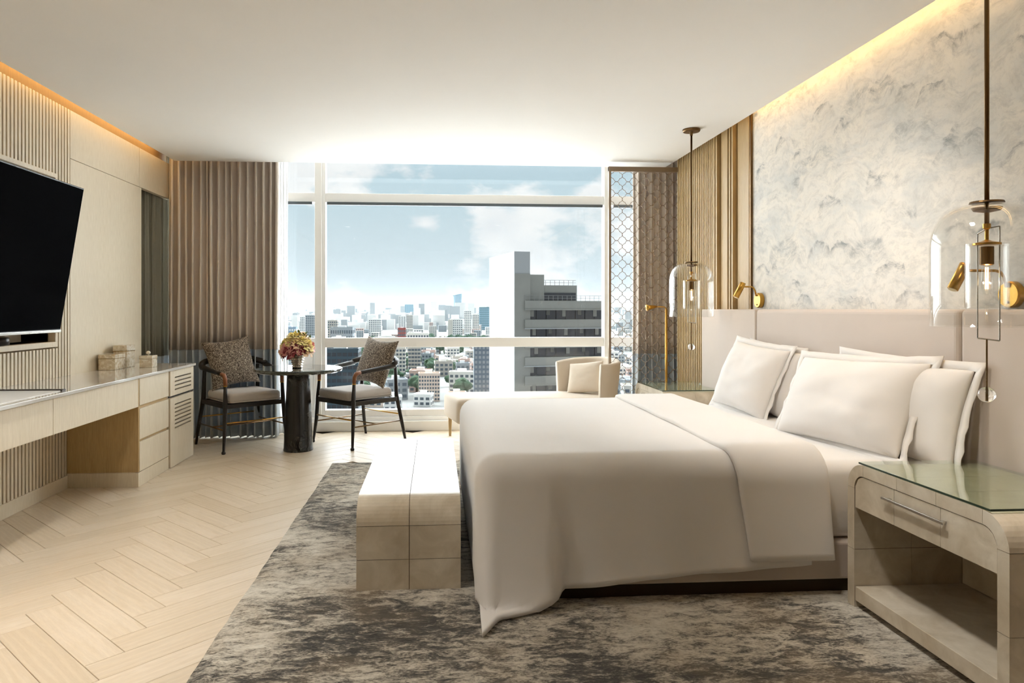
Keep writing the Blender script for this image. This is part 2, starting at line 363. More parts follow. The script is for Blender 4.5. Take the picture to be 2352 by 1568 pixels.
# ================================================================== the room
# ---- floor: herringbone planks over a slab
flo = single('floor', G().box(-3.2, 2.7, -2.3, 7.4, -.12, -.012), JOINT, 'pale oak herringbone floor running to the window', 'floor', (0, 0, -.012), kind='structure')
PL, PW = .637, .137
def plank_geo(l, w, t=.0115, c=.0016):
    x, y = l/2 - .0008, w/2 - .0008
    vs_ = [(-x,-y,-t),(x,-y,-t),(x,y,-t),(-x,y,-t),(-x,-y,-c),(x,-y,-c),(x,y,-c),(-x,y,-c),(-x+c,-y+c,0),(x-c,-y+c,0),(x-c,y-c,0),(-x+c,y-c,0)]
    return G().add(vs_, [(0,3,2,1),(0,1,5,4),(1,2,6,5),(2,3,7,6),(3,0,4,7),(4,5,9,8),(5,6,10,9),(6,7,11,10),(7,4,8,11),(8,9,10,11)])
plank_me = mesh('plank', plank_geo(PL, PW), FLOORM)
r2 = math.sqrt(.5); uu = Vector((r2, -r2)); vv_ = Vector((-r2, -r2)); org = Vector((-1.581, 3.078))
npl = 0
for j in range(-8, 9):
    for i in range(-60, 60):
        for kind in (0, 1):
            c = (Vector((PL/2, PW/2)) if kind == 0 else Vector((PL + PW/2, PW - PL/2))) + Vector((PW, PW))*i + Vector((PL, -PL))*j
            p = org + uu*c.x + vv_*c.y
            inside = (-2.85 < p.x < -.55 and .6 < p.y < 7.35) or (-.6 < p.x < 2.3 and 5.55 < p.y < 7.35) or (-3.05 < p.x < -2.5 and 6.2 < p.y < 7.3)
            if not inside: continue
            o = bpy.data.objects.new('plank', plank_me); COL.objects.link(o); o.parent = flo
            o.location = (p.x, p.y, .012); o.rotation_euler = (0, 0, -pi/4 if kind == 0 else pi/4); npl += 1
print('planks', npl)

# ---- ceiling with cove slots along both side walls
cei = single('ceiling', G().box(-2.47, 2.28, -2.3, 6.8, 2.66, 2.71).box(-3.3, 2.8, -2.4, 7.5, 2.86, 2.95), PAINT, 'smooth warm white ceiling with cove slots along both walls', 'ceiling', (0, 0, 2.66), kind='structure')
obj('led_strip', G().box(-2.555, -2.535, .2, 6.7, 2.80, 2.81), WARMLED, cei)
obj('led_strip', G().box(2.335, 2.355, .2, 5.0, 2.80, 2.81), WARMLED, cei)

# fill lamps added in the ceiling out of view to brighten the near side
for dx, dy, pw_, lb in ((-1.6, .6, 85, 'added fill lamp in the ceiling over the entry end of the aisle'), (-1.5, 2.6, 130, 'added fill lamp in the ceiling over the aisle beside the rug'), (.75, 1.95, 110, 'added fill lamp in the ceiling aimed at the nearer nightstand'), (1.05, 2.95, 85, 'added fill lamp in the ceiling aimed at the headboard')):
    t = thing('fill_light', lb, 'fill_light', (dx, dy, 2.66))
    obj('trim_ring', G().lathe([(.040, 2.659), (.055, 2.655), (.058, 2.659)], 24, (dx, dy, 0), cap=False), PAINTW, t, smooth=True)
    obj('lens', G().lathe([(.001, 2.6585), (.040, 2.6585), (.040, 2.6595), (.001, 2.6595)], 24, (dx, dy, 0)), emit('downlight lens', (1, .86, .66, 1), 6.0), t)
    l = bpy.data.lights.new('fill_beam', 'SPOT'); l.energy = pw_; l.color = (1, .96, .90); l.spot_size = math.radians(120); l.spot_blend = 1.0; l.shadow_soft_size = .12
    lo = bpy.data.objects.new('fill_beam', l); COL.objects.link(lo); lo.parent = t; lo.location = (0, 0, -.02)
    if dx == .75: lo.rotation_euler = Vector((1.25, .18, -2.2)).to_track_quat('-Z', 'Y').to_euler(); l.spot_size = math.radians(50)
    if dy > 2.9: lo.rotation_euler = Vector((1.0, .75, -1.6)).to_track_quat('-Z', 'Y').to_euler(); l.spot_size = math.radians(90)

# ---- left wall: slatted panel with a recess for the television, then flat oak panels
wl_g = G().box(-2.85, -2.615, -2.3, 3.12, 0, 2.86).box(-2.85, -2.615, 3.12, 4.906, 0, 1.03).box(-2.85, -2.615, 3.12, 4.906, 2.14, 2.86)
wl_g.box(-2.85, -2.615, 4.906, 6.3, 0, 2.86).box(-2.85, -2.80, 3.12, 4.906, 1.03, 2.14)
wl_g.box(-3.3, -3.15, 6.1, 7.5, 0, 2.86).box(-3.2, -2.85, 6.1, 6.3, 0, 2.86).box(-2.85, -2.62, 6.3, 7.0, 2.66, 2.86).box(-3.2, -2.52, 7.22, 7.45, 0, 2.86)
wal = single('wall_left', wl_g, WOODBACK, 'oak slatted wall with recessed niche behind the television', 'wall', (-2.57, 3.0, 0), kind='structure')
def slat(y, z0, z1): return G().box(-2.615, -2.57, y-.011, y+.011, z0, z1)
me_full = mesh('slat', G().box(-.045, 0, -.011, .011, .09, 2.655), WOODV)
me_up = mesh('slat', G().box(-.045, 0, -.011, .011, 2.17, 2.655), WOODV)
me_lo = mesh('slat', G().box(-.045, 0, -.011, .011, .09, .985), WOODV)
k = 0
y = 5.085
while y > 3.3:
    for me in ((me_full,) if y > 4.945 else (me_up, me_lo)):
        o = bpy.data.objects.new('slat', me); COL.objects.link(o); o.parent = wal; o.location = (0, y-3.0, 0)
    y -= .0385
obj('niche_frame', G().box(-2.80, -2.566, 3.09, 4.936, 2.14, 2.17).box(-2.80, -2.566, 3.09, 4.936, .995, 1.03).box(-2.80, -2.566, 4.906, 4.936, 1.03, 2.14).box(-2.80, -2.566, 3.09, 3.12, 1.03, 2.14), WOODV, wal, bev=.002)
obj('niche_back', G().box(-2.80, -2.79, 3.12, 4.906, 1.03, 2.14), WOODV, wal)
obj('panel', G().box(-2.615, -2.57, -2.3, 3.28, 0, 2.655), WOODV, wal)
obj('panel', G().box(-2.615, -2.57, 5.105, 6.298, 0, 2.312), WOODV, wal, bev=.001)
obj('panel', G().box(-2.615, -2.57, 5.105, 6.254, 2.316, 2.655), WOODV, wal, bev=.001)
obj('panel', G().box(-2.615, -2.57, 6.258, 6.985, 2.316, 2.655), WOODV, wal, bev=.001)
single('baseboard_left', G().box(-2.615, -2.562, 3.28, 5.09, 0, .09), WOODV, 'pale oak baseboard below the wall slats', 'baseboard', (-2.57, 4.2, 0), kind='structure', bev=.002)

# ---- right wall: clouded wallpaper, metal trim, oak battens and flutes
war = single('wall_right', G().box(2.382, 2.62, -2.3, 6.62, 0, 2.86).box(2.56, 2.8, 6.62, 7.5, 0, 2.86), WOODBACK, 'right wall clad in clouded wallpaper and oak battens', 'wall', (2.38, 3.0, 0), kind='structure')
obj('wallpaper', G().box(2.372, 2.382, -2.3, 5.066, 0, 2.86), MURAL, war)
obj('metal_trim', G().box(2.355, 2.382, 5.066, 5.086, 0, 2.86), BRONZE, war)
obj('panel', G().box(2.352, 2.382, 5.088, 5.285, 0, 2.86), WOODD, war, bev=.002)
obj('panel', G().box(2.352, 2.382, 5.475, 5.60, 0, 2.86), WOODD, war, bev=.002)
for y in (5.325, 5.375, 5.425):
    obj('batten', G().box(2.325, 2.382, y-.012, y+.012, 0, 2.86), WOODD, war, bev=.002)
for y in (5.635, 5.685):
    obj('batten', G().box(2.325, 2.382, y-.014, y+.014, 0, 2.86), WOODD, war, bev=.002)
fl_me = None
for k in range(20):
    y = 5.73 + k*.0435
    g = G().box(2.328, 2.382, y-.0115, y+.0115, 0, 2.86)
    if fl_me is None:
        f0 = obj('flute', g, WOODD, war); fl_me = f0.data; fy = y
    else:
        o = bpy.data.objects.new('flute', fl_me); COL.objects.link(o); o.parent = war; o.location = (0, y-fy, 0)

single('wall_back', G().box(-3.2, 2.7, -2.45, -2.3, 0, 2.86), WOODBACK, 'brown wood wall behind the viewpoint', 'wall', (0, -2.3, 0), kind='structure')

# ---- window wall
win = thing('window_1', 'wide white-framed window wall looking over the city', 'window', (0, 7.3, 0), kind='structure')
ya, yb = 7.27, 7.37
obj('mullion', G().box(-1.234, -1.165, ya-.03, yb, .14, 2.86), FRAME, win, bev=.004)
obj('casement_edge', G().box(-1.165, -1.13, ya, yb, .14, 2.86), PAINTW, win, bev=.004)
obj('mullion', G().box(1.778, 1.85, ya-.03, yb, .14, 2.86), FRAME, win, bev=.004)
obj('mullion', G().box(-2.53, -2.45, ya, yb, 0, 2.86), FRAME, win)
obj('mullion', G().box(2.52, 2.6, ya, yb, 0, 2.86), FRAME, win)
for x0, x1 in ((-2.45, -1.234), (-1.13, 1.778), (1.85, 2.52)):
    obj('transom', G().box(x0, x1, ya, yb, 2.352, 2.447), FRAME, win, bev=.004)
    obj('transom', G().box(x0, x1, ya, yb, .856, .954), FRAME, win, bev=.004)
    obj('bottom_rail', G().box(x0, x1, ya, yb, .14, .21), PAINTW, win, bev=.004)
    obj('pane', G().box(x0, x1, 7.312, 7.318, 2.447, 2.86), WINGLASS, win)
    obj('pane', G().box(x0, x1, 7.312, 7.318, .954, 2.352), WINGLASS, win)
    obj('pane', G().box(x0, x1, 7.312, 7.318, .21, .856), WINGLASS, win)
obj('vent_panel', G().box(-1.44, -1.24, 7.28, 7.30, .21, .85), FRAME, win, bev=.003)
obj('vent_panel_inset', G().box(-1.42, -1.26, 7.272, 7.281, .24, .82), PAINTW, win, bev=.003)
single('trim_1', G().box(-3.15, 2.6, 7.2, 7.4, 0, .10).box(-3.15, 2.6, 7.24, 7.4, .10, .14), PAINTW, 'low white ledge running below the window', 'window ledge', (0, 7.3, 0), kind='structure', bev=.004)
for nm, x0, x1, lb in (('blind_rail', -1.11, 1.76, 'long grey roller blind rail under the main window transom'), ('blind_rail', -2.44, -1.26, 'grey blind rail under transom of narrow left pane'), ('blind_rail', 1.88, 2.5, 'grey blind rail seen through the lattice screen')):
    single(nm, G().box(x0, x1, 7.235, 7.265, 2.322, 2.352), DARKBAR, lb, 'blind rail', ((x0+x1)/2, 7.25, 2.322), bev=.003)

# ---- unseen slabs added outside, above and below the window, to block steep light
single('light_block_upper', G().box(-9, 9, 7.42, 9.8, 3.3, 3.5).box(-9, 9, 7.42, 7.5, 2.86, 3.3), PAINTW, 'added white slab outside above the window, blocking steep light from the sky', 'overhang', (0, 8, 3.2), kind='structure')
single('light_block_lower', G().box(-9, 9, 7.42, 11.0, -.62, -.4).box(-9, 9, 7.42, 7.5, -.4, 0), PAINTW, 'added white slab outside below the window, blocking steep light from beneath', 'ledge', (0, 8, -.62), kind='structure')

# ---- curtains
def curtain(name, label, a, b, folds, amp, z0, z1, split, mu, ml, seed, group=None):
    rnd = random.Random(seed); A = Vector(a); B = Vector(b); d = B-A; L = d.length; t = d/L; nrm = Vector((-t.y, t.x))
    n = folds*10; ph = [0]; 
    ws = [rnd.uniform(.6, 1.4) for _ in range(folds)]; sw = sum(ws); bounds = [0]
    for w in ws: bounds.append(bounds[-1] + w/sw)
    amps = [amp*rnd.uniform(.65, 1.2) for _ in range(folds)]
    root = thing(name, label, 'curtain', ((A.x+B.x)/2, (A.y+B.y)/2, z0), group=group)
    def pt(i, z):
        f = i/10; k = min(int(f), folds-1); u = f-k
        s = bounds[k] + (bounds[k+1]-bounds[k])*u
        h = (z-z0)/(z1-z0)
        am = amps[k]*(1.0+.25*(1-h))
        off = am*math.sin(2*pi*u) ; sh = .22*am*math.sin(4*pi*u)
        sway = .012*math.sin(z*1.3+k*1.7+seed)*(1-h)
        q = A + t*(s*L + sh + sway) + nrm*off
        return (q.x, q.y, z)
    def part(nm, za, zb, m):
        N = 10; rows = [[pt(i, za+(zb-za)*j/N) for i in range(n+1)] for j in range(N+1)]
        return obj(nm, G().grid(rows), m, root, smooth=True, solid=.004)
    if split: part('upper_drape', split, z1, mu); part('lower_band', z0, split, ml)
    else: part('drape', z0, z1, mu)
    return root
curtain('curtain', 'taupe pleated curtain with blue-grey lower band left of the window', (-2.56, 6.92), (-1.53, 6.96), 16, .062, .012, 2.84, .86, CURT_U, CURT_L, 3)
curtain('curtain', 'taupe pleated curtain behind the quatrefoil lattice screen', (2.0, 6.95), (2.5, 6.9), 8, .05, .012, 2.84, .80, CURT_U, CURT_L, 5)
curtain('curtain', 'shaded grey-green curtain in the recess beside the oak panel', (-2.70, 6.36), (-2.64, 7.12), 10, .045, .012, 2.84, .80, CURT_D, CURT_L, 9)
curtain('sheer_curtain', 'narrow strip of white sheer at edge of left curtain', (-1.56, 7.08), (-1.47, 7.09), 3, .02, .012, 2.84, 0, SHEER, SHEER, 11)
# ================================================================== furniture
def rrect(x0, x1, y0, y1, r, n=6):
    pts = []
    for cx, cy, a0 in ((x1-r, y1-r, 0), (x0+r, y1-r, 90), (x0+r, y0+r, 180), (x1-r, y0+r, 270)):
        for i in range(n+1):
            a = math.radians(a0 + 90*i/n); pts.append((cx+r*math.cos(a), cy+r*math.sin(a)))
    return pts
def soft_box(x0, x1, y0, y1, z0, z1, r, n=5, puff=0):
    """box with rounded plan and rounded top/bottom edges"""
    rings = []
    prof = [(r*(1-math.cos(pi/2*i/n)) , r*(1-math.sin(pi/2*i/n))) for i in range(n, -1, -1)]  # inset, dz
    lev = [(r-r*math.sin(pi/2*i/n), r-r*math.cos(pi/2*i/n)) for i in range(n+1)]
    seq = [(ins, z0+dz) for ins, dz in lev] + [(ins, z1-dz) for ins, dz in reversed(lev)]
    for ins, z in seq:
        rr = max(r*1.4-ins, .004)
        rings.append([(px, py, z) for px, py in rrect(x0+ins, x1-ins, y0+ins, y1-ins, rr)])
    g = G(); m = len(rings[0]); vs_ = [p for q in rings for p in q]; fs = []
    for j in range(len(rings)-1):
        for i in range(m): k = (i+1) % m; fs.append((j*m+i, j*m+k, (j+1)*m+k, (j+1)*m+i))
    fs.append(tuple(range(m-1, -1, -1))); fs.append(tuple(range((len(rings)-1)*m, len(rings)*m)))
    return g.add(vs_, fs)

# ---- rug
def rug():
    rows = []
    nx, ny = 60, 90
    x0, x1, y0, y1 = -.83, 2.32, .35, 5.71
    for j in range(ny+1):
        r = []
        for i in range(nx+1):
            x = x0+(x1-x0)*i/nx; y_ = y0+(y1-y0)*j/ny
            edge = min(i, nx-i, j, ny-j)
            wob = .006*mnoise.noise((x*9, y_*9, 0)) if edge == 0 else 0
            z = .016 + .004*mnoise.noise((x*14, y_*14, 1.3)) if edge > 0 else .006
            r.append((x+wob, y_+wob, z))
        rows.append(r)
    g = G().grid(rows)
    g.add([(x0, y0, .0005), (x1, y0, .0005), (x1, y1, .0005), (x0, y1, .0005)], [(0, 1, 2, 3)])
    return single('rug', g, RUGM, 'large distressed grey and beige rug under the bed', 'rug', ((x0+x1)/2, (y0+y1)/2, 0), smooth=True)
rug()
RZ = .014

# ---- desk run along the left wall
wt = single('worktop', G().box(-2.568, -2.055, .6, 6.15, .768, .788), GREYSTONE, 'long polished grey stone worktop below the television', 'worktop', (-2.3, 3.4, .768), bev=.002)
dk = thing('desk', 'wall-hung oak desk with flat drawer fronts below the worktop', 'desk', (-2.3, 3.0, .565))
obj('carcass', G().box(-2.566, -2.10, .6, 5.048, .568, .764), WOODV, dk)
for y0, y1 in ((3.956, 5.046), (2.862, 3.952), (1.768, 2.858), (.66, 1.764)):
    obj('drawer', G().box(-2.10, -2.08, y0, y1, .565, .762), WOODV, dk, bev=.0015)
cb = thing('drawer_cabinet', 'oak cabinet of three handleless drawers at end of desk', 'cabinet', (-2.3, 5.33, 0))
obj('body', G().box(-2.566, -2.105, 5.055, 5.606, .1, .766), WOODV, cb)
obj('side_panel', G().box(-2.566, -2.082, 5.052, 5.068, .104, .766), WOODD, cb, bev=.001)  # darker veneer than the drawers: the shade on this end is put into its colour
obj('plinth', G().box(-2.566, -2.082, 5.052, 5.606, 0, .1), WOODV, cb, bev=.001)
for z0, z1 in ((.105, .312), (.332, .548), (.572, .762)):
    dw = obj('drawer', G().box(-2.105, -2.08, 5.070, 5.604, z0, z1), WOODV, cb, bev=.0015)
for z in (.312, .548):
    obj('finger_pull', G().box(-2.105, -2.094, 5.06, 5.60, z, z+.022), WOODD, cb)
vc = thing('vent_cabinet', 'oak cabinet with slotted vent door at end of worktop', 'cabinet', (-2.3, 5.87, 0))
obj('body', G().box(-2.566, -2.105, 5.612, 6.135, .01, .766), WOODV, vc)
def slotted(y0, y1, z0, z1, slots, ya_, yb_):
    g = G(); xs = (-2.105, -2.072); zs = sorted(slots)
    cur = z0
    for z in zs:
        g.box(xs[0], xs[1], y0, y1, cur, z-.0055) ; g.box(xs[0], xs[1], y0, ya_, z-.0055, z+.0055); g.box(xs[0], xs[1], yb_, y1, z-.0055, z+.0055); cur = z+.0055
    g.box(xs[0], xs[1], y0, y1, cur, z1); return g
obj('slot_backing', G().box(-2.107, -2.100, 5.66, 6.12, .25, .75), BLACKM, vc)
obj('vent_flap', slotted(5.615, 6.138, .566, .764, [.610+i*.032 for i in range(4)], 5.71, 6.08), WOODV, vc)
obj('door', slotted(5.615, 6.138, .004, .548, [.305+i*.031 for i in range(7)], 5.71, 6.08), WOODV, vc)

# ---- boxes and papers on the worktop
def pearl_box(label, x0, x1, y0, y1, h, knob=False):
    t = thing('keepsake_box', label, 'box', ((x0+x1)/2, (y0+y1)/2, .788), group='pearl boxes on the worktop')
    z = .788; obj('body', G().box(x0, x1, y0, y1, z, z+h*.72), PEARL, t, bev=.003)
    l = obj('lid', G().box(x0-.002, x1+.002, y0-.002, y1+.002, z+h*.735, z+h), PEARL, t, bev=.004)
    if knob: obj('knob', G().lathe([(.006, 0), (.006, .008), (.016, .012), (.019, .022), (.012, .032), (.001, .036)], 12, ((x0+x1)/2, (y0+y1)/2, z+h)), PEARL, l, smooth=True)
    obj('rim', G().box(x0-.001, x1+.001, y0-.001, y1+.001, z+h*.72, z+h*.735), BRASS, t)
pearl_box('low square mother-of-pearl box at front of the worktop group', -2.55, -2.425, 5.47, 5.64, .118)
pearl_box('taller mother-of-pearl box standing behind the low box', -2.535, -2.43, 5.68, 5.83, .178)
pearl_box('small mother-of-pearl box with knob lid', -2.335, -2.235, 5.68, 5.78, .095, True)
bl = thing('desk_blotter', 'white desk blotter with dark leather edge on worktop', 'desk pad', (-2.3, 3.8, .788))
obj('pad', G().box(-2.53, -2.11, 3.50, 4.10, .788, .792), plain('white blotter paper', srgb(232, 230, 226), .6, 0, .3, (9, .02)), bl)
obj('leather_edge', G().box(-2.54, -2.10, 4.085, 4.125, .788, .797), plain('dark brown leather', srgb(58, 50, 44), .5, 0, .4, (50, .1)), bl, bev=.002)
obj('leather_edge', G().box(-2.54, -2.10, 3.475, 3.515, .788, .797), bpy.data.materials['dark brown leather'], bl, bev=.002)

# ---- television
def tv():
    t = thing('television', 'large black flat television tilted forward on the slatted wall', 'television', (-2.45, 3.89, 1.10))
    Mx = Matrix.Translation((-2.44, 3.88, 1.105)) @ Matrix.Rotation(math.radians(9.2), 4, 'Y')
    g = lambda *a: G().box(*a).xf(Mx)
    obj('case', g(-.035, -.002, -.845, .845, 0, .945), BLACKM, t, bev=.003)
    m = Mt('dark glass screen'); m.set(.5, 0, .0); m.b.inputs['IOR'].default_value = 1.08; m.col(srgb(17, 18, 20))
    obj('screen', g(-.002, .001, -.835, .835, .018, .936), m.m, t)
    obj('bezel', g(-.03, .003, -.847, .847, -.004, .012), STEEL, t, bev=.001)
    b = obj('wall_bracket', G().box(-2.79, -2.46, 3.6, 3.7, 1.5, 1.62).box(-2.79, -2.775, 3.45, 3.95, 1.4, 1.75), BLACKM, t, bev=.004)
    obj('cable_hub', G().lathe([(.02, 0), (.05, .01), (.05, .05), (.02, .06)], 16, (-2.52, 4.22, 1.035)), BLACKM, t, smooth=True)
tv()

# ---- armchairs
def armchair(label, loc, rz):
    t = thing('armchair', label, 'chair', loc, rz, 'dark wood armchairs at the round table')
    hw, hd = .27, .25          # front is -y
    fl = [(-hw, -hd), (hw, -hd)]; rl = [(-hw+.02, hd), (hw-.02, hd)]
    for sx in (-1, 1):
        obj('front_leg', G().tube([(sx*(hw+.03), -hd-.035, 0), (sx*(hw+.028), -hd-.033, .012), (sx*(hw+.01), -hd-.012, .22), (sx*hw, -hd, .44), (sx*(hw-.005), -hd+.01, .60)], [.013, .011, .017, .02, .014], 10), DARKWOOD, t, smooth=True)
        wr = obj('arm_wrap', G().tube([(sx*(hw-.005), -hd+.01, .585), (sx*(hw-.004), -hd+.012, .64), (sx*(hw-.002), -hd+.03, .672), (sx*(hw+.003), -hd+.075, .682)], [.0165, .018, .019, .0175], 10), LEATHER, t, smooth=True)
        obj('brass_ring', G().tube([(sx*(hw-.005), -hd+.01, .578), (sx*(hw-.005), -hd+.01, .586)], .018, 10), BRASS, wr)
        obj('rear_leg', G().tube([(sx*(hw+.03), hd+.09, 0), (sx*(hw+.02), hd+.06, .15), (sx*(hw-.01), hd+.01, .44), (sx*(hw-.015), hd-.0, .72)], [.012, .016, .02, .016], 10), DARKWOOD, t, smooth=True)
        obj('foot_cap', G().lathe([(.012, 0), (.018, .006), (.018, .018), (.013, .026)], 10, (sx*(hw+.03), -hd-.035, 0)), DARKWOOD, t, smooth=True)
    rail = []
    for i in range(25):
        f = i/24; a = pi*f
        if f < .28: u = f/.28; p = (-(hw+.003+.035*u), -hd+.075+(hd+.16)*u, .682+.045*u)
        elif f > .72: u = (1-f)/.28; p = ((hw+.003+.035*u), -hd+.075+(hd+.16)*u, .682+.045*u)
        else:
            u = (f-.28)/.44; aa = pi*(1-u); p = ((hw+.038)*math.cos(aa), .235-.075+.0+.17*math.sin(aa)**.8, .727+.06*math.sin(aa))
        rail.append(p)
    obj('arm_rail', G().tube(rail, [.0165 + .012*math.sin(pi*i/24) for i in range(25)], 10), DARKWOOD, t, smooth=True)
    sf = obj('seat_frame', G().box(-hw, hw, -hd-.012, -hd+.022, .385, .425).box(-hw, hw, hd-.022, hd+.012, .385, .425).box(-hw-.012, -hw+.022, -hd, hd, .385, .425).box(hw-.022, hw+.012, -hd, hd, .385, .425), DARKWOOD, t, bev=.004)
    obj('seat_webbing', G().box(-hw+.01, hw-.01, -hd+.01, hd-.01, .405, .418), DARKWOOD, t)
    cu = obj('seat_cushion', soft_box(-hw+.024, hw-.024, -hd-.03, hd-.01, .426, .515, .036), SEATF, t, smooth=True, sub=1)
    obj('piping', G().tube([(x, y_, .438) for x, y_ in rrect(-hw+.02, hw-.02, -hd-.032, hd-.008, .05)], .004, 6, True), SEATF, cu, smooth=True)
    for a, b in (((-hw-.012, -hd-.015, .20), (-hw-.018, hd+.05, .20)), ((hw+.012, -hd-.015, .20), (hw+.018, hd+.05, .20)), ((-hw-.01, -.0, .20), (hw+.01, .0, .20)), ((-hw-.01, -hd-.015, .26), (hw+.01, -hd-.015, .26)), ((-hw, hd+.04, .26), (hw, hd+.04, .26))):
        obj('stretcher', G().tube([a, b], .006, 8), BRASS if a[0] != b[0] and a[2] > .25 else BRONZE, t, smooth=True)
    return t
armchair('dark wood armchair standing before the left curtain', (-1.765, 6.545, 0), math.radians(39))
armchair('dark wood armchair standing before the window panes', (-.735, 6.635, 0), math.radians(-46))

def pillow_geo(w, h, T, pinch=.10, n=18, flange=0, seed=0, wr=.006):
    rows_f, rows_b = [], []
    for j in range(n+1):
        rf, rb = [], []
        for i in range(n+1):
            u = -1+2*i/n; v = -1+2*j/n
            px = u*w/2*(1-pinch*(1-v*v)*abs(u)**2.2) ; pz = v*h/2*(1-pinch*(1-u*u)*abs(v)**2.2)
            th = T*max(0, (1-abs(u)**2.6))**.55*max(0, (1-abs(v)**2.6))**.55
            nz = wr*mnoise.noise((u*2.2+seed, v*2.2, seed*1.7))*(th/T) + .5*wr*mnoise.noise((u*6+seed, v*6, seed))*(th/T)
            rf.append((px, -th/2-nz, pz)); rb.append((px, th/2+nz, pz))
        rows_f.append(rf); rows_b.append(rb)
    g = G().grid(rows_f); g2 = G().grid(rows_b); g2.f = [tuple(reversed(f)) for f in g2.f]
    g.add(g2.v, g2.f); return g
def weld(o):
    m = o.modifiers.new('weld', 'WELD'); m.merge_threshold = .0015; return o
def pillow(name, label, cat, w, h, T, mat, mx, group=None, pinch=.1, seed=0, flange=0, wr=.006):
    """a stuffed cushion: local x width, z height, -y its front; origin at its lower edge"""
    g = pillow_geo(w, h, T, pinch, seed=seed, wr=wr); g.v = [(x, y_, z+h/2) for x, y_, z in g.v]
    o = obj(name, g, mat, None, smooth=True); weld(o); m = o.modifiers.new('sub', 'SUBSURF'); m.levels = 1; m.render_levels = 1
    o.matrix_world = mx; tag(o, label, cat, group)
    if flange:
        inner, outer = [], []; N = 60
        for ring, off in ((inner, -.012), (outer, flange)):
            for k_ in range(4):
                for i in range(N//4):
                    f = -1+2*i/(N//4)
                    u, v = ((f, -1), (1, f), (-f, 1), (-1, -f))[k_]
                    q = 1-pinch*(1-(f*f))*.9
                    wx = (w/2+off) * u * (q if abs(u) == 1 else 1); wz = (h/2+off) * v * (q if abs(v) == 1 else 1)
                    wob = .010*mnoise.noise((u*4+seed, v*4, 3.1)) + .004*math.sin(i*1.9)
                    ring.append((wx, wob*(1 if off > 0 else .2), wz+h/2))
        m_ = len(inner); gg = G().add(inner+outer, [(i, (i+1) % m_, m_+(i+1) % m_, m_+i) for i in range(m_)])
        fo = obj('flange', gg, mat, o, smooth=True, solid=.004, world=False)
    return o
def place(loc, facing_deg, lean_deg, roll=0):
    """front (-y) turned to the facing angle, leaning back about its lower edge"""
    return Matrix.Translation(loc) @ Matrix.Rotation(math.radians(facing_deg), 4, 'Z') @ Matrix.Rotation(math.radians(-lean_deg), 4, 'X') @ Matrix.Rotation(math.radians(roll), 4, 'Y')
def in_chair(loc, rz, lx, ly, z):
    c, s = math.cos(rz), math.sin(rz); return (loc[0]+lx*c-ly*s, loc[1]+lx*s+ly*c, z)
pillow('throw_cushion', 'speckled brown tweed cushion on the armchair before the curtain', 'cushion', .50, .50, .16, TWEED, place(in_chair((-1.765, 6.545), math.radians(39), 0, .12, .515), 39, 17, -7), 'tweed cushions', .17, 1, 0)
pillow('throw_cushion', 'speckled brown tweed cushion on the armchair before the window', 'cushion', .50, .50, .16, TWEED, place(in_chair((-.735, 6.635), math.radians(-46), 0, .12, .515), -46, 20, 5), 'tweed cushions', .17, 2, 0)

# ---- round table
tb = thing('round_table', 'round black marble pedestal table with polished top', 'table', (-1.215, 6.29, 0))
cx_, cy_ = -1.215, 6.29
prof = [(.128, 0), (.130, .008), (.127, .02), (.120, .2), (.108, .45), (.100, .62), (.098, .662), (.088, .675), (.088, .692)]
obj('pedestal', G().lathe(prof, 48, (cx_, cy_, 0)), BLACKMARBLE, tb, smooth=True)
TOPM = stone_mat('green black marble', srgb(34, 40, 36), srgb(58, 64, 58), srgb(150, 150, 140), 6, .05, .6, .6)
obj('table_top', G().lathe([(.30, .692), (.355, .694), (.378, .702), (.386, .714), (.384, .724), (.374, .730), (.0001, .730)], 64, (cx_, cy_, 0)), TOPM, tb, smooth=False)

# ---- vase and roses
vx, vy, vz = -1.225, 6.29, .730
prof = [(.0001, 0), (.040, 0)]
for i in range(40):
    f = i/39; r = .042+.036*f**1.3 + .006*math.sin(f*2*pi*6.0); prof.append((r, .004+.128*f))
prof += [(.058, .132), (.050, .11), (.0001, .10)]
single('vase', G().lathe(prof, 32, (vx, vy, vz)), plain('ribbed silver glass', srgb(214, 208, 198), .16, .9, .6, (20, .08)), 'small ribbed silver vase on the round table', 'vase', (vx, vy, vz), smooth=True)
def rose_mesh(name, mat, seed):
    rnd = random.Random(seed); g = G()
    for layer in range(5):
        n = (3, 4, 5, 6, 6)[layer]; rad = .006+.0075*layer; hgt = .030-.0035*layer; flare = .1+.26*layer
        for k in range(n):
            a0 = 2*pi*k/n + layer*.7 + rnd.uniform(-.15, .15); wid = 2*pi/n*.78
            rows = []
            for j in range(5):
                v = j/4; row = []
                for i in range(6):
                    u = -1+2*i/5; a = a0+u*wid*.5*(1-.25*v*v)
                    r = rad*(.55+.5*v) + flare*.02*v*v + .003*abs(u)*v; z = hgt*v*(1-.18*u*u) - .004*layer - (flare*.006 if v > .9 else 0)
                    row.append((r*math.cos(a), r*math.sin(a), z))
                rows.append(row)
            g.grid(rows)
    return mesh(name, g, mat, True)
rose_cols = [('pale yellow', srgb(248, 230, 158), 'pale yellow rose in the bouquet on the round table'), ('peach', srgb(247, 214, 180), 'peach rose in the bouquet on the round table'), ('dusky pink', srgb(222, 156, 150), 'dusky pink rose in the bouquet on the round table'), ('wine red', srgb(150, 66, 76), 'wine red rose in the bouquet on the round table')]
GREEN = plain('leaf green', srgb(98, 122, 62), .6, 0, .3, (30, .2))
stem_me = mesh('stem', G().tube([(0, 0, .002), (0, 0, -.06)], .003, 6), GREEN)
rms = [rose_mesh('petals', plain(n+' petal', c, .6, 0, .2, (30, .08)), i) for i, (n, c, l) in enumerate(rose_cols)]
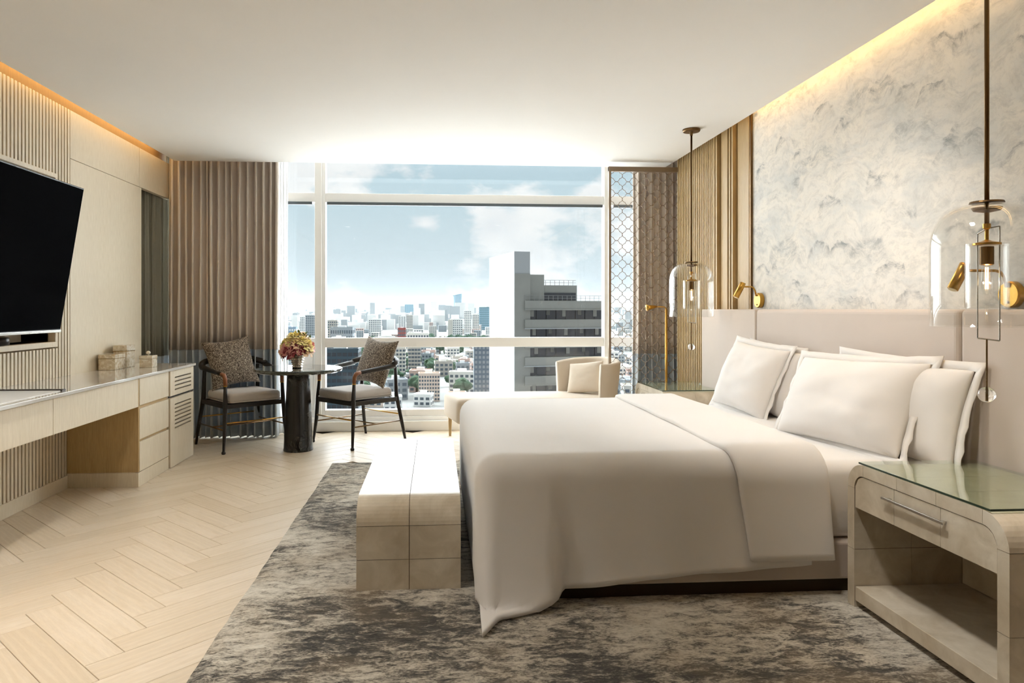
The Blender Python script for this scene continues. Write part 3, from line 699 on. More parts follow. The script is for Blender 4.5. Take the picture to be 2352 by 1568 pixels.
spots = [(-.10,-.07,.155,1),(-.075,-.1,.17,2),(-.02,-.12,.155,2),(.03,-.11,.165,3),(-.055,-.115,.145,3),(.075,-.085,.16,1),(.115,-.03,.15,1),(.10,-.06,.20,0),(-.115,-.01,.17,1),(-.09,-.04,.215,0),(-.045,-.08,.225,0),(.01,-.09,.215,1),(.055,-.07,.235,0),(-.05,-.01,.265,0),(.0,-.03,.275,0),(.05,0,.265,1),(.09,.02,.215,0),(-.09,.05,.20,0),(0,.08,.225,1),(.06,.08,.19,2),(.125,-.02,.185,2),(-.12,-.04,.125,1)]
for i, (dx, dy, dz, k) in enumerate(spots):
    t = bpy.data.objects.new('rose', rms[k]); COL.objects.link(t)
    t.location = (vx+dx, vy+dy, vz+dz+.018); v = Vector((dx, dy, (dz-.11)*1.2)).normalized(); t.rotation_euler = v.to_track_quat('Z', 'Y').to_euler(); s_ = 1.15+.25*((i*37) % 10)/10; t.scale = (s_,)*3
    tag(t, {3: 'wine red rose at front centre of the bouquet', 4: 'wine red rose low at front left of the bouquet'}.get(i, rose_cols[k][2]), 'rose', rose_cols[k][0]+' roses of the bouquet')
    st = bpy.data.objects.new('stem', stem_me); COL.objects.link(st); st.parent = t
for i, (dx, dy, dz) in enumerate(((.02,-.02,.31),(.07,-.01,.295),(-.12,-.03,.22),(.1,.03,.26))):
    g = G().tube([(0,0,-.09), (0,0,.0)], .002, 6)
    sp = single('leaf_sprig', g, GREEN, ['green leaf sprig at top of the bouquet', 'green leaf sprig right of the bouquet top', 'green leaf sprig at left of the bouquet', 'green leaf sprig behind the bouquet'][i], 'leaf sprig', (0, 0, 0)); sp.location = (vx+dx, vy+dy, vz+dz)
    for q in range(4):
        a = q*pi/2+i; lg = G().grid([[(.012*math.cos(a+pi/2)*w_*math.sin(pi*(.12+.8*v_))+.03*v_*math.cos(a), .012*math.sin(a+pi/2)*w_*math.sin(pi*(.12+.8*v_))+.03*v_*math.sin(a), -.03+.01*q+.03*v_) for w_ in (-1, 0, 1)] for v_ in (0, .33, .66, 1)])
        obj('leaf', lg, GREEN, sp, world=False, smooth=True)

# ---- chaise longue
ch = thing('chaise_longue', 'cream upholstered chaise with curved back under the window', 'chaise', (.85, 6.63, 0))
def chaise_seat():
    corners = [(.075, 6.93), (.20, 6.32), (1.62, 6.36), (1.66, 6.95)]
    def ring(ins, z):
        c = Vector((.87, 6.64)); out = []
        P4 = [Vector(p) for p in corners]
        for k_ in range(4):
            p, a, b = P4[k_], P4[k_-1], P4[(k_+1) % 4]
            d1 = (a-p).normalized(); d2 = (b-p).normalized(); base = p + (d1+d2).normalized()*ins*1.4
            for i in range(7):
                f = i/6; q = base + d1*.07*(1-f)**2 + d2*.07*f**2
                out.append((q.x, q.y, z))
        return out
    lv = [(.02, .20), (.0, .215), (0, .388), (.006, .410), (.022, .426), (.05, .432)]
    rings = [ring(*q) for q in lv]; m = len(rings[0]); g = G(); fs = []
    for j in range(len(rings)-1):
        for i in range(m): k_ = (i+1) % m; fs.append((j*m+i, j*m+k_, (j+1)*m+k_, (j+1)*m+i))
    fs += [tuple(range(m-1, -1, -1)), tuple(range((len(rings)-1)*m, len(rings)*m))]
    return g.add([p for r in rings for p in r], fs)
obj('seat', chaise_seat(), CHAISEF, ch, smooth=True, bev=0)
def chaise_back():
    ctrl = [(1.22, 6.965), (1.40, 7.0), (1.57, 6.985), (1.69, 6.90), (1.735, 6.74), (1.735, 6.58), (1.70, 6.44), (1.60, 6.35), (1.52, 6.335)]
    pts = []
    for i in range(len(ctrl)-1):
        p0, p1, p2, p3 = [Vector(ctrl[max(0, min(len(ctrl)-1, i+q))]) for q in (-1, 0, 1, 2)]
        for s_ in range(5):
            t = s_/5; pts.append(.5*((2*p1)+(p2-p0)*t+(2*p0-5*p1+4*p2-p3)*t*t+(3*p1-p0-3*p2+p3)*t**3))
    pts.append(Vector(ctrl[-1])); n = len(pts); rows = []
    T = .055
    for i, p in enumerate(pts):
        f = i/(n-1); tg = (pts[min(i+1, n-1)]-pts[max(i-1, 0)]).normalized(); nr = Vector((tg.y, -tg.x))   # inward
        top = .745 + .03*math.sin(pi*min(1, f*1.15)) - (.02*max(0, .12-f)/.12)
        lean = -.03
        prof = []
        for (o_, z) in ((0, .20), (0, .45), (lean*.6, .62), (lean, top-.02), (lean+.012, top-.004), (lean+T*.5, top), (lean+T-.012, top-.004), (T+lean*.8, top-.02), (T, .55), (T, .38)):
            q = p + nr*o_; prof.append((q.x, q.y, z))
        rows.append(prof)
    g = G().grid(rows); m = len(rows[0])
    g.f.append(tuple(range(m))); g.f.append(tuple(range((n-1)*m+m-1, (n-1)*m-1, -1))); return g
bk = obj('backrest', chaise_back(), CHAISEF, ch, smooth=True)
for x, y_ in ((.145, 6.90), (.255, 6.39), (1.58, 6.44), (1.60, 6.90)):
    obj('leg', G().tube([(x, y_, 0), (x, y_, .205)], [.012, .022], 10), WOODD, ch, smooth=True)
pillow('throw_cushion', 'plain cream cushion leaning in the chaise back', 'cushion', .40, .33, .12, CHAISEF, place((1.43, 6.66, .432), -46, 22, -8), None, .07, 4, 0)

# ---- lattice screen
sc_ = thing('lattice_screen', 'taupe metal quatrefoil lattice screen beside the window', 'screen', (2.02, 6.58, 0))
sx0, sx1, sy = 1.655, 2.375, 6.58
for bx_ in ((sx0, sx0+.022, 0, 2.615), (sx1-.02, sx1, 0, 2.615)): obj('post', G().box(bx_[0], bx_[1], sy-.02, sy+.02, bx_[2], bx_[3]), SCREENM, sc_, bev=.002)
obj('top_rail', G().box(sx0, sx1, sy-.022, sy+.022, 2.57, 2.615), SCREENM, sc_, bev=.002)
obj('bottom_rail', G().box(sx0+.022, sx1-.02, sy-.02, sy+.02, 0, .03), SCREENM, sc_, bev=.002)
def lattice():
    P = .1130; a = P/4; g = G(); hwid = .0021; ht = .002
    nx = 6; x_start = sx0+.022; nz = 23
    def ribbon(pts):
        rows = []
        for i, p in enumerate(pts):
            q = pts[min(i+1, len(pts)-1)]; r = pts[max(i-1, 0)]; t = Vector((q[0]-r[0], q[1]-r[1])).normalized(); n_ = Vector((-t.y, t.x))*hwid
            rows.append([(p[0]+n_.x, sy-ht, p[1]+n_.y), (p[0]-n_.x, sy-ht, p[1]-n_.y), (p[0]-n_.x, sy+ht, p[1]-n_.y), (p[0]+n_.x, sy+ht, p[1]+n_.y), (p[0]+n_.x, sy-ht, p[1]+n_.y)])
        g.grid(rows)
    for ix in range(nx+1):
        for iz in range(nz):
            cx = x_start+P*(ix+.5); cz = 2.57-P*(iz+.35)
            for ang, ox, oz in ((0, a, 0), (90, 0, a), (180, -a, 0), (270, 0, -a)):
                pts = []
                for s_ in range(9):
                    th = math.radians(ang-90+180*s_/8); x = cx+ox+a*math.cos(th); z = cz+oz+a*math.sin(th)
                    if x_start-.001 < x < sx1-.018 and .02 < z < 2.572: pts.append((x, z))
                if len(pts) > 1: ribbon(pts)
    return g
obj('lattice', lattice(), SCREENM, sc_)

# ---- brass floor lamp behind the nightstand
fl_ = thing('floor_lamp', 'slim brass reading floor lamp behind the lattice side nightstand', 'floor lamp', (2.12, 6.28, 0))
obj('base', G().lathe([(.11, 0), (.11, .012), (.10, .018), (.015, .024)], 28, (2.12, 6.28, 0)), BRASS, fl_, smooth=True)
obj('pole', G().tube([(2.12, 6.28, .02), (2.12, 6.28, 1.25)], .011, 10), BRASS, fl_, smooth=True)
obj('arm', G().tube([(2.12, 6.28, 1.22), (2.118, 6.28, 1.258), (2.10, 6.28, 1.272), (2.0, 6.275, 1.274)], .006, 8), BRASS, fl_, smooth=True)
obj('lamp_head', G().tube([(2.03, 6.276, 1.275), (1.965, 6.272, 1.268), (1.93, 6.27, 1.262)], [.010, .022, .030], 12), BRASS, fl_, smooth=True)

# ---- nightstands
GREENGLASS = thin_glass('greenish glass top', (.90, .95, .91, 1), .05, .6, 3)
GLASSEDGE = plain('dark green glass edge', srgb(46, 62, 50), .1, 0, .6, (30, .1))
def nightstand(label, loc):
    t = thing('nightstand', label, 'nightstand', loc, group='parchment nightstands')
    L, D, Hh, R, T = .83, .50, .60, .105, .045
    lx, ly, lz = loc
    def path(s):       # outer outline from far foot over the top to near foot, with normal
        seg = [Hh-R, pi/2*R, L-2*R, pi/2*R, Hh-R]
        if s < seg[0]: return (L/2, s), (1, 0)
        s -= seg[0]
        if s < seg[1]: a = s/R; return (L/2-R+R*math.cos(a), Hh-R+R*math.sin(a)), (math.cos(a), math.sin(a))
        s -= seg[1]
        if s < seg[2]: return (L/2-R-s, Hh), (0, 1)
        s -= seg[2]
        if s < seg[3]: a = pi/2+s/R; return (-L/2+R+R*math.cos(a), Hh-R+R*math.sin(a)), (math.cos(a), math.sin(a))
        s -= seg[3]; return (-L/2, Hh-R-s), (-1, 0)
    tot = 2*(Hh-R)+pi*R+L-2*R
    def band(s0, s1, inset, thick, x0, x1, n):
        outer, inner = [], []
        for i in range(n+1):
            (y_, z), (ny, nz) = path(s0+(s1-s0)*i/n)
            outer.append((ly+y_-ny*inset, lz+z-nz*inset)); inner.append((ly+y_-ny*thick, lz+z-nz*thick))
        g = G(); rows = [[(x0, *o_), (x1, *o_), (x1, *i_), (x0, *i_), (x0, *o_)] for o_, i_ in zip(outer, inner)]
        g.grid(rows); g.f.append((0, 1, 2, 3)); k_ = n*5; g.f.append((k_+3, k_+2, k_+1, k_)); return g
    obj('frame', band(0, tot, .0035, T, lx+.004, lx+D, 60), JOINT, t)
    cuts = [0, .24, Hh-R, Hh-R+pi/2*R, Hh-R+pi/2*R+(L-2*R)/3, Hh-R+pi/2*R+(L-2*R)*2/3, Hh-R+pi/2*R+L-2*R, Hh-R+pi*R+L-2*R, tot-.24, tot]
    for c0, c1 in zip(cuts, cuts[1:]):
        for xa, xb in ((lx, lx+D*.5-.001), (lx+D*.5, lx+D)):
            o = obj('tile', band(c0+.001, c1-.001, 0, T+.001, xa, xb, 10), PARCH, t)
    # drawer with rounded top corners
    ri = R-T; yi = L/2-T-.004; zt_ = Hh-T-.004; zb = zt_-.135
    dr = obj('drawer', G().box(lx+.03, lx+D-.03, ly-yi+.01, ly+yi-.01, zb+.01, zt_-.01), JOINT, t)
    def dtile(ya_, yb_):
        pts = []
        n = 14
        for i in range(n+1):
            y_ = ya_+(yb_-ya_)*i/n; e_ = yi-abs(y_); z = zt_
            if e_ < ri: z = zt_-ri+math.sqrt(max(0, ri*ri-(ri-e_)**2))
            pts.append((ly+y_, lz+z))
        pts += [(ly+yb_, lz+zb), (ly+ya_, lz+zb)]
        return G().prism(pts, 'x', lx+.003, lx+.03)
    for i in range(3):
        obj('drawer_tile', dtile(-yi+2*yi*i/3+.001, -yi+2*yi*(i+1)/3-.001), PARCH, dr)
    hd = obj('handle', G().box(lx-.022, lx-.012, ly-.165, ly+.165, zt_-.032, zt_-.022).box(lx-.014, lx+.004, ly-.15, ly-.135, zt_-.030, zt_-.024).box(lx-.014, lx+.004, ly+.135, ly+.15, zt_-.030, zt_-.024), STEEL, dr, bev=.001)
    obj('shelf', G().box(lx+.003, lx+D-.01, ly-yi, ly+yi, .03+lz, .088+lz), PARCH, t, bev=.002)
    for i in range(3):
        for j in range(2):
            obj('back_tile', G().box(lx+D-.03, lx+D-.015, ly-yi+2*yi*i/3+.001, ly-yi+2*yi*(i+1)/3-.001, .09+lz+j*.165, .253+lz+j*.165), PARCH, t)
    gl = obj('glass_top', G().box(lx+.002, lx+D, ly-L/2+R*.72, ly+L/2-R*.72, Hh+.001+lz, Hh+.010+lz), GREENGLASS, t)
    obj('glass_edge', G().box(lx, lx+.003, ly-L/2+R*.72, ly+L/2-R*.72, Hh+.002+lz, Hh+.0085+lz).box(lx, lx+D, ly-L/2+R*.72-.003, ly-L/2+R*.72, Hh+.002+lz, Hh+.0085+lz), GLASSEDGE, gl)
nightstand('parchment-tiled nightstand with glass top nearest the viewer', (1.735, 2.41, RZ))
nightstand('parchment-tiled nightstand on window side of the bed', (1.79, 5.735, 0))

# ---- headboard
hb = thing('headboard', 'wide upholstered blush headboard panels along the right wall', 'headboard', (2.31, 3.85, 0))
obj('headboard_panel', G().box(2.25, 2.36, 2.856, 4.762, .02, 1.25), HEADF, hb, bev=.025, seg=4)
obj('headboard_panel', G().box(2.25, 2.36, .9, 2.846, .02, 1.25), HEADF, hb, bev=.02, seg=4)
pts = [(2.320, 4.772), (2.25, 4.772)] + [(2.25+.06-.06*math.cos(a), 5.74+.06*math.sin(a)) for a in [pi/2*i/6 for i in range(7)]] + [(2.320, 5.80)]
obj('headboard_panel', G().prism(pts, 'z', .02, 1.25), HEADF, hb, bev=.014, seg=3)

# ---- bed
bd = thing('bed', 'upholstered king bed base and mattress with white fitted sheet', 'bed', (1.2, 3.87, RZ))
obj('plinth', G().box(.24, 2.2, 2.945, 4.80, RZ, .075), plain('dark brown plinth', srgb(58, 42, 26), .5, 0, .3, (20, .1)), bd)
obj('valance', G().box(.20, 2.24, 2.925, 4.85, .072, .235), HEADF, bd, bev=.012, seg=3)
obj('mattress', soft_box(.21, 2.235, 2.945, 4.83, .236, .578, .06), SHEETW, bd, smooth=True)

def fall(e_, R, flare):
    q = R*pi/2
    if e_ <= 0: return 0, 0
    if e_ < q: return R*math.sin(e_/R), R*(1-math.cos(e_/R))
    return R+flare*(e_-q)**1.3, R+(e_-q)
DX, DXH, DYN, DYF, DZ, DR = .185, 1.60, 2.905, 4.865, .616, .085
DIX, DY0, DY1 = DX+DR, DYN+DR, DYF-DR
DS, DF = .545, .50
def duvet_pt(s, t):
    """cloth coordinates -> draped point: s along the bed (negative hangs over the foot), t across it"""
    es = max(0, -s); side = 0; et = 0
    if t < DY0: et = DY0-t; side = -1
    elif t > DY1: et = t-DY1; side = 1
    et *= 1-.16*max(0, min(1, s/(DXH-DIX)))                 # hem rises toward the head of the bed
    bx_, by_ = DIX+max(s, 0), (DY0 if side < 0 else DY1 if side > 0 else t)
    r = math.hypot(es, et); h, v = fall(r, DR, .05)
    ph = math.atan2(et, es) if r > 0 else 0
    if es > 0 and et > 0: h += .10*math.sin(2*ph)**2*(r/.7)**2
    q = (et/DS)**1.6
    if side < 0:                                            # the corner cone folds out toward the viewer
        u_ = bx_-DIX
        sm = max(0, min(1, (.26-u_)/.06)); sm = sm*sm*(3-2*sm)
        k_ = math.sin(ph) if es > 0 else 1
        h += sm*.078*q*k_; v += .10*(et/DS)**2*max(0, 1-u_/.26)
    if et > 0: h += (.010*math.sin(bx_*9+1.0) + .006*math.sin(bx_*21))*(et/DS)**2
    z = DZ-v + .006*mnoise.noise((bx_*2.2, t*2.2, .4)) + .004*(1-min(1, r/.2))*math.sin(pi*max(0, min(1, (t-DY0)/(DY1-DY0))))
    if et > DS-.01: h += .004
    if z < .024: h += (.024-z)*.75; z = .024 + .006*mnoise.noise((bx_*6, t*6, 2))**2
    hx = h if h < DR else DR+.12*(h-DR)
    cs, sn = (math.cos(ph), math.sin(ph)) if es > 0 else (0, 1)
    return (bx_-hx*cs, by_+side*h*sn, z)
def duvet():
    sx = [-(DF+.06) + (DXH-DIX+DF+.06)*i/80 for i in range(81)]
    n = 120; ty = [(DY0-DS-.055) + (DY1-DY0+2*(DS+.055))*i/n for i in range(n+1)]
    return G().grid([[duvet_pt(s, t) for t in ty] for s in sx])
dv = single('duvet', duvet(), LINEN, 'white duvet draped over the foot of the bed to the rug', 'duvet', (.8, 3.87, .6), smooth=True, solid=.018)
seam = [duvet_pt(-.42+(1.68)*i/60, DY0-DS+.012) for i in range(61)]
obj('hem_seam', G().tube([(x, y_-.003, z) for x, y_, z in seam], .0025, 6), LINEN, dv, smooth=True)
def flap():
    x0, x1, T = 1.255, 1.665, .034
    yn, yf, zt_, R = 2.888, 4.875, .620, .10; iy0, iy1 = yn+R, yf-R; D = .49
    n = 90; rows = []
    for k_ in range(n+1):
        t = (iy0-D) + (iy1-iy0+2*D)*k_/n
        et, side = (iy0-t, -1) if t < iy0 else ((t-iy1, 1) if t > iy1 else (0, 0))
        h, v = fall(et, R, .03); by_ = iy0 if side < 0 else iy1 if side > 0 else t
        f = et/D; sh = .075*f; wob = .006*math.sin(t*11)
        ang = min(et/R, pi/2); ny, nz = side*math.sin(ang), math.cos(ang)
        ring = []
        for i in range(26):
            a = 2*pi*i/26; ca, sa = math.cos(a), math.sin(a)
            xx = (x0+x1)/2+sh*(1-.6*(ca > 0)) + (x1-x0)/2*math.copysign(abs(ca)**.22, ca)
            of = T/2*(1+math.copysign(abs(sa)**.6, sa)*(1.0+.8*max(0, ca)*.6)) + .004
            of += .004*mnoise.noise((xx*5, t*4, 1.0)) + wob*.3
            ring.append((xx, by_+side*h+ny*of, zt_-v+nz*of+.008*math.sin(pi*max(0, min(1, (t-iy0)/(iy1-iy0))))))
        ring.append(ring[0]); rows.append(ring)
    g = G().grid(rows); m = 27; g.f.append(tuple(range(26))); g.f.append(tuple(range(n*m+25, n*m-1, -1))); return g
obj('folded_flap', flap(), LINEN, dv, smooth=True)

# pillows
for lb, loc, fac, ln, sd in (('front white pillow on near half of the bed', (1.955, 3.34, .574), -84, 24, 1), ('front white pillow on window half of the bed', (1.975, 4.47, .574), -86, 22, 2),
                             ('back white pillow on near half against the headboard', (2.10, 3.16, .574), -87, 13, 3), ('back white pillow on window half against the headboard', (2.115, 4.40, .574), -90, 12, 4)):
    w, h_ = {1: (.92, .47), 2: (.70, .48), 3: (.90, .45), 4: (.72, .44)}[sd]
    pillow('bed_pillow', lb, 'pillow', w, h_, .21 if sd < 3 else .16, LINEN, place(loc, fac, ln, (0, -2, 3, 1, 2)[sd]), 'white bed pillows', .06, sd*3.3, .03, .014)

# ---- bench at the foot of the bed
bn = thing('bench', 'parchment-tiled waterfall bench at foot of the bed', 'bench', (-.117, 3.85, RZ))
def bench():
    x0, x1, y0, y1, z0, zt_, R = -.346, .112, 3.085, 4.64, RZ, .412, .115
    L = y1-y0; H_ = zt_-z0
    def path(s):
        seg = [H_-R, pi/2*R, L-2*R, pi/2*R, H_-R]
        if s < seg[0]: return (y0, z0+s), (-1, 0)
        s -= seg[0]
        if s < seg[1]: a = s/R; return (y0+R-R*math.cos(a), zt_-R+R*math.sin(a)), (-math.cos(a), math.sin(a))
        s -= seg[1]
        if s < seg[2]: return (y0+R+s, zt_), (0, 1)
        s -= seg[2]
        if s < seg[3]: a = s/R; return (y1-R+R*math.sin(a), zt_-R+R*math.cos(a)), (math.sin(a), math.cos(a))
        s -= seg[3]; return (y1, zt_-R-s), (1, 0)
    tot = 2*(H_-R)+pi*R+L-2*R
    core = [path(tot*i/80)[0] for i in range(81)]; nr = [path(tot*i/80)[1] for i in range(81)]
    poly = [(p[0]-n[0]*.004, p[1]-n[1]*.004) for p, n in zip(core, nr)]
    obj('core', G().prism(poly, 'x', x0+.001, x1-.001), JOINT, bn)
    a = H_-R; b = pi/2*R; mid = (L-2*R)
    cuts = [0, .135, a, a+b+.03, a+b+.03+(mid-.06)*.2, a+b+.03+(mid-.06)*.4, a+b+.03+(mid-.06)*.6, a+b+.03+(mid-.06)*.8, a+b+mid-.03, a+b+mid+b, tot-.135, tot]
    xm = -.115
    for c0, c1 in zip(cuts, cuts[1:]):
        for xa, xb in ((x0, xm-.0014), (xm+.0014, x1)):
            rows = []; n = 12
            for i in range(n+1):
                p, q = path(c0+.0012+(c1-c0-.0024)*i/n)
                o_ = p; i_ = (p[0]-q[0]*.007, p[1]-q[1]*.007)
                rows.append([(xa, *o_), (xb, *o_), (xb, *i_), (xa, *i_), (xa, *o_)])
            g = G().grid(rows); g.f.append((0, 1, 2, 3)); k_ = n*5; g.f.append((k_+3, k_+2, k_+1, k_))
            obj('tile', g, PARCH, bn)
bench()

# ---- pendants and wall lights
mc = Mt('solid crystal'); mc.set(.02, 0, .5); mc.col((.97, .97, .96, 1)); mc.b.inputs['Transmission Weight'].default_value = 1.0; mc.b.inputs['IOR'].default_value = 1.5; CRYSTAL = mc.m
def pendant(label, x, y_):
    t = thing('pendant_lamp', label, 'pendant lamp', (x, y_, 2.66), group='glass dome pendants')
    c = (x, y_, 0)
    obj('canopy', G().lathe([(.001, 2.66), (.068, 2.66), (.068, 2.648), (.062, 2.640), (.014, 2.638), (.010, 2.61), (.001, 2.61)], 28, c), BRONZE, t, smooth=False)
    obj('rod', G().tube([(x, y_, 2.64), (x, y_, 1.54)], .0075, 10), BRONZE, t, smooth=True)
    dome = []
    R = .17
    for i in range(15):
        a = pi/2*i/14; dome.append((.055+(R-.055)*math.sin(a)**.9, 1.455+.155*math.cos(a)**.9 if i < 14 else 1.455))
    prof = [(.045, 1.615)] + dome + [(R, 1.30), (R, 1.192), (R-.003, 1.19), (R-.006, 1.192), (R-.006, 1.30)] + [(r-.006, z-.004) for r, z in reversed(dome)] + [(.045, 1.610)]
    obj('glass_dome', G().lathe(prof, 48, c, cap=False), LAMPGLASS, t, smooth=True)
    obj('dome_cap', G().lathe([(.001, 1.624), (.050, 1.622), (.052, 1.616), (.001, 1.616)], 28, c).lathe([(.001, 1.603), (.046, 1.601), (.040, 1.590), (.012, 1.584), (.001, 1.584)], 28, c), BRONZE, t, smooth=False)
    obj('stem_fitting', G().lathe([(.001, 1.545), (.012, 1.545), (.012, 1.53), (.006, 1.525), (.006, 1.49), (.016, 1.485), (.042, 1.478), (.042, 1.472), (.001, 1.472)], 20, c), BRASS, t)
    r = .064
    obj('glass_cylinder', G().lathe([(.03, 1.476), (r, 1.476), (r, 1.255), (r-.004, 1.253), (r-.005, 1.256), (r-.005, 1.468), (.03, 1.470)], 36, c, cap=False), LAMPGLASS, t, smooth=False)
    so = obj('socket', G().lathe([(.001, 1.468), (.021, 1.466), (.021, 1.405), (.016, 1.402), (.001, 1.402)], 20, c), BRONZE, t)
    obj('bulb', G().lathe([(.010, 1.404), (.014, 1.395), (.0165, 1.36), (.0165, 1.325), (.012, 1.305), (.001, 1.298)], 16, c), LAMPGLASS, t, smooth=True)
    obj('filament', G().tube([(x-.004, y_, 1.395), (x-.004, y_, 1.32)], .0022, 6).tube([(x+.004, y_, 1.395), (x+.004, y_, 1.32)], .0022, 6), BULB, t)
    d = Vector((.8, -.6)); 
    def at(o_, z): return (x+d.x*o_, y_+d.y*o_, z)
    br = obj('rod_frame', G().tube([at(-.026, 1.512), at(-.026, 1.150)], .0022, 6).tube([at(.036, 1.535), at(.036, 1.142)], .0022, 6).tube([at(-.026, 1.512), at(0, 1.528), at(.036, 1.535)], .0022, 6).tube([at(-.026, 1.150), at(.036, 1.142)], .003, 6), STEEL, t)
    obj('drop_rod', G().tube([(x, y_, 1.147), (x, y_, .94)], .003, 8), BRONZE, t)
    obj('crystal_ball', G().sphere((x, y_, .955), .027, 20, 12), CRYSTAL, t, smooth=True)
    l = bpy.data.lights.new('pendant_glow', 'POINT'); l.energy = 2.0; l.color = (1, .72, .42); l.shadow_soft_size = .003
    lo = bpy.data.objects.new('pendant_glow', l); COL.objects.link(lo); lo.parent = t; lo.location = (0, 0, 1.345-2.66)
pendant('glass dome pendant over the nightstand nearest the viewer', 1.90, 2.28)
pendant('glass dome pendant over the window side nightstand', 2.004, 5.34)
def sconce(label, y_, z, ex=.207, ey=.01):
    t = thing('wall_light', label, 'wall light', (2.372, y_, z), group='brass reading wall lights')
    g = G().lathe([(.001, 0), (.052, 0), (.055, .004), (.055, .026), (.050, .032), (.001, .032)], 32).xf(Matrix.Translation((2.372, y_, z)) @ Matrix.Rotation(-pi/2, 4, 'Y'))
    obj('back_plate', g, BRASS, t, smooth=False)
    obj('switch', G().box(2.336, 2.342, y_-.004, y_+.004, z-.036, z-.026), BRONZE, t)
    hx, hy = 2.372-ex, y_+ey
    obj('arm', G().tube([(2.335, y_, z+.03), (2.325, y_, z+.07), (2.31, y_+ey*.1, z+.092), (2.29, y_+ey*.3, z+.098), (hx-.008, hy, z+.098)], .006, 8), BRASS, t, smooth=True)
    hdm = obj('lamp_head', G().tube([(hx, hy, z+.125), (hx-.007, hy, z+.108), (hx-.05, hy+.006, z+.022)], [.020, .021, .021], 14), BRASS, t, smooth=True)
    obj('diffuser', G().tube([(hx-.05, hy+.006, z+.022), (hx-.0515, hy+.006, z+.019)], .016, 14), plain('lamp diffuser', srgb(250, 235, 200), .5), hdm)
sconce('brass reading light beside oak battens above headboard', 4.93, 1.315, .16, -.05)
sconce('brass reading light behind the nearer glass pendant', 2.70, 1.31)
# ================================================================== the city beyond the window
GZ = -55.0
CONC = plain('weathered concrete', srgb(150, 150, 144), .85, 0, .2, (.35, .16))
CONCW = plain('white painted concrete', srgb(168, 171, 172), .8, 0, .2, (.15, .03))
CONCD = plain('dark concrete', srgb(112, 112, 108), .85, 0, .2, (.4, .18))
DGLASS = plain('dark tinted glazing', srgb(40, 46, 54), .15, 0, .6, (.6, .25))
RAILM = plain('grey roof railing', srgb(150, 150, 148), .5, .5, .4, (1, .05))
tw = thing('office_tower', 'grey concrete office tower with tall white fin outside the window', 'building', (14.2, 125, GZ), math.radians(10.95))
tw['_o'] = [0, 0, 0]
def T(nm, a0, a1, b0, b1, z0, z1, m, parent=tw, **k): return obj(nm, G().box(a0, a1, b0, b1, z0-GZ, z1-GZ), m, parent, world=False, **k)
T('fin', 0, 3.0, 0, 17, GZ, 11.7, CONCW)
T('fin_face', .05, 3.0, -.12, 0, GZ, 7.7, CONC)
T('shaft', 2.0, 6.0, .8, 15, GZ, 7.6, CONC)
ph = T('penthouse', 3.0, 12.8, 1.6, 14, 2.8, 5.7, CONC)
T('penthouse_window', 3.3, 12.5, 1.45, 1.7, 2.9, 4.3, DGLASS)
T('core', 2.4, 17.6, .9, 15, GZ, 2.7, CONCD)
for fl in range(12):
    zt = 2.8-3.42*fl
    sp = T('spandrel', 1.9, 18.0, -.5, 15.5, zt-1.55, zt, CONC)
    T('ledge', 1.8, 18.1, -.7, -.3, zt-1.72, zt-1.55, CONCW if fl % 2 else CONC, sp)
    for q in range(8):
        a0 = 2.5+q*1.92
        T('window', a0, a0+1.8, .55, .85, zt-3.40, zt-1.72, DGLASS)
    for q in range(5): T('blind', 3.2+q*3.1+(fl % 3)*.4, 3.9+q*3.1+(fl % 3)*.4, .48, .56, zt-2.9+.3*(q % 2), zt-1.75, CONCD if q % 2 else CONC)
for zb, a0, a1, b in ((2.8, 1.9, 18, -.4), (5.7, 3.0, 12.6, 1.7)):
    g = G()
    for q in range(int((a1-a0)/.9)+1): g.box(a0+q*.9, a0+q*.9+.06, b, b+.06, zb-GZ, zb-GZ+.95)
    for h in (.45, .9): g.box(a0, a1, b, b+.06, zb-GZ+h, zb-GZ+h+.06)
    obj('roof_railing', g, RAILM, tw, world=False)

grd = single('city_ground', G().box(-4000, 4000, 380, 9000, GZ-1, GZ), plain('streets and yards', srgb(150, 150, 146), .9, 0, .1, (.02, .25)), 'grey streets and yards far below the window', 'ground', (0, 1000, GZ), kind='structure')
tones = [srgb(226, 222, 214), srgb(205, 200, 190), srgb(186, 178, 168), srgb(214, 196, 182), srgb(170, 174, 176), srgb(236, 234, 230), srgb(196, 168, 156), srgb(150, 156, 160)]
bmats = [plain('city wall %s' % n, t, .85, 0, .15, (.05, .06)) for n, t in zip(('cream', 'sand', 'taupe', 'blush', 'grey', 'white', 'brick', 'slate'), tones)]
WINM = plain('far window glazing', srgb(74, 84, 94), .2, 0, .5, (.3, .2))
TEAL = plain('teal curtain wall', srgb(86, 128, 140), .25, 0, .5, (.1, .1))
SKYGL = plain('blue glass tower', srgb(128, 164, 184), .2, 0, .5, (.05, .08))
brick = plain('red brick', srgb(150, 74, 66), .85, 0, .1, (.2, .1))
def spot(px, d):          # a bearing from the room and a distance, in metres
    u = (px-1111)/1600; s, c = .06920, .99760
    return ((s+u*c)*d, (c-u*s)*d)
PLACED = [(19, 26, 133, 30)]
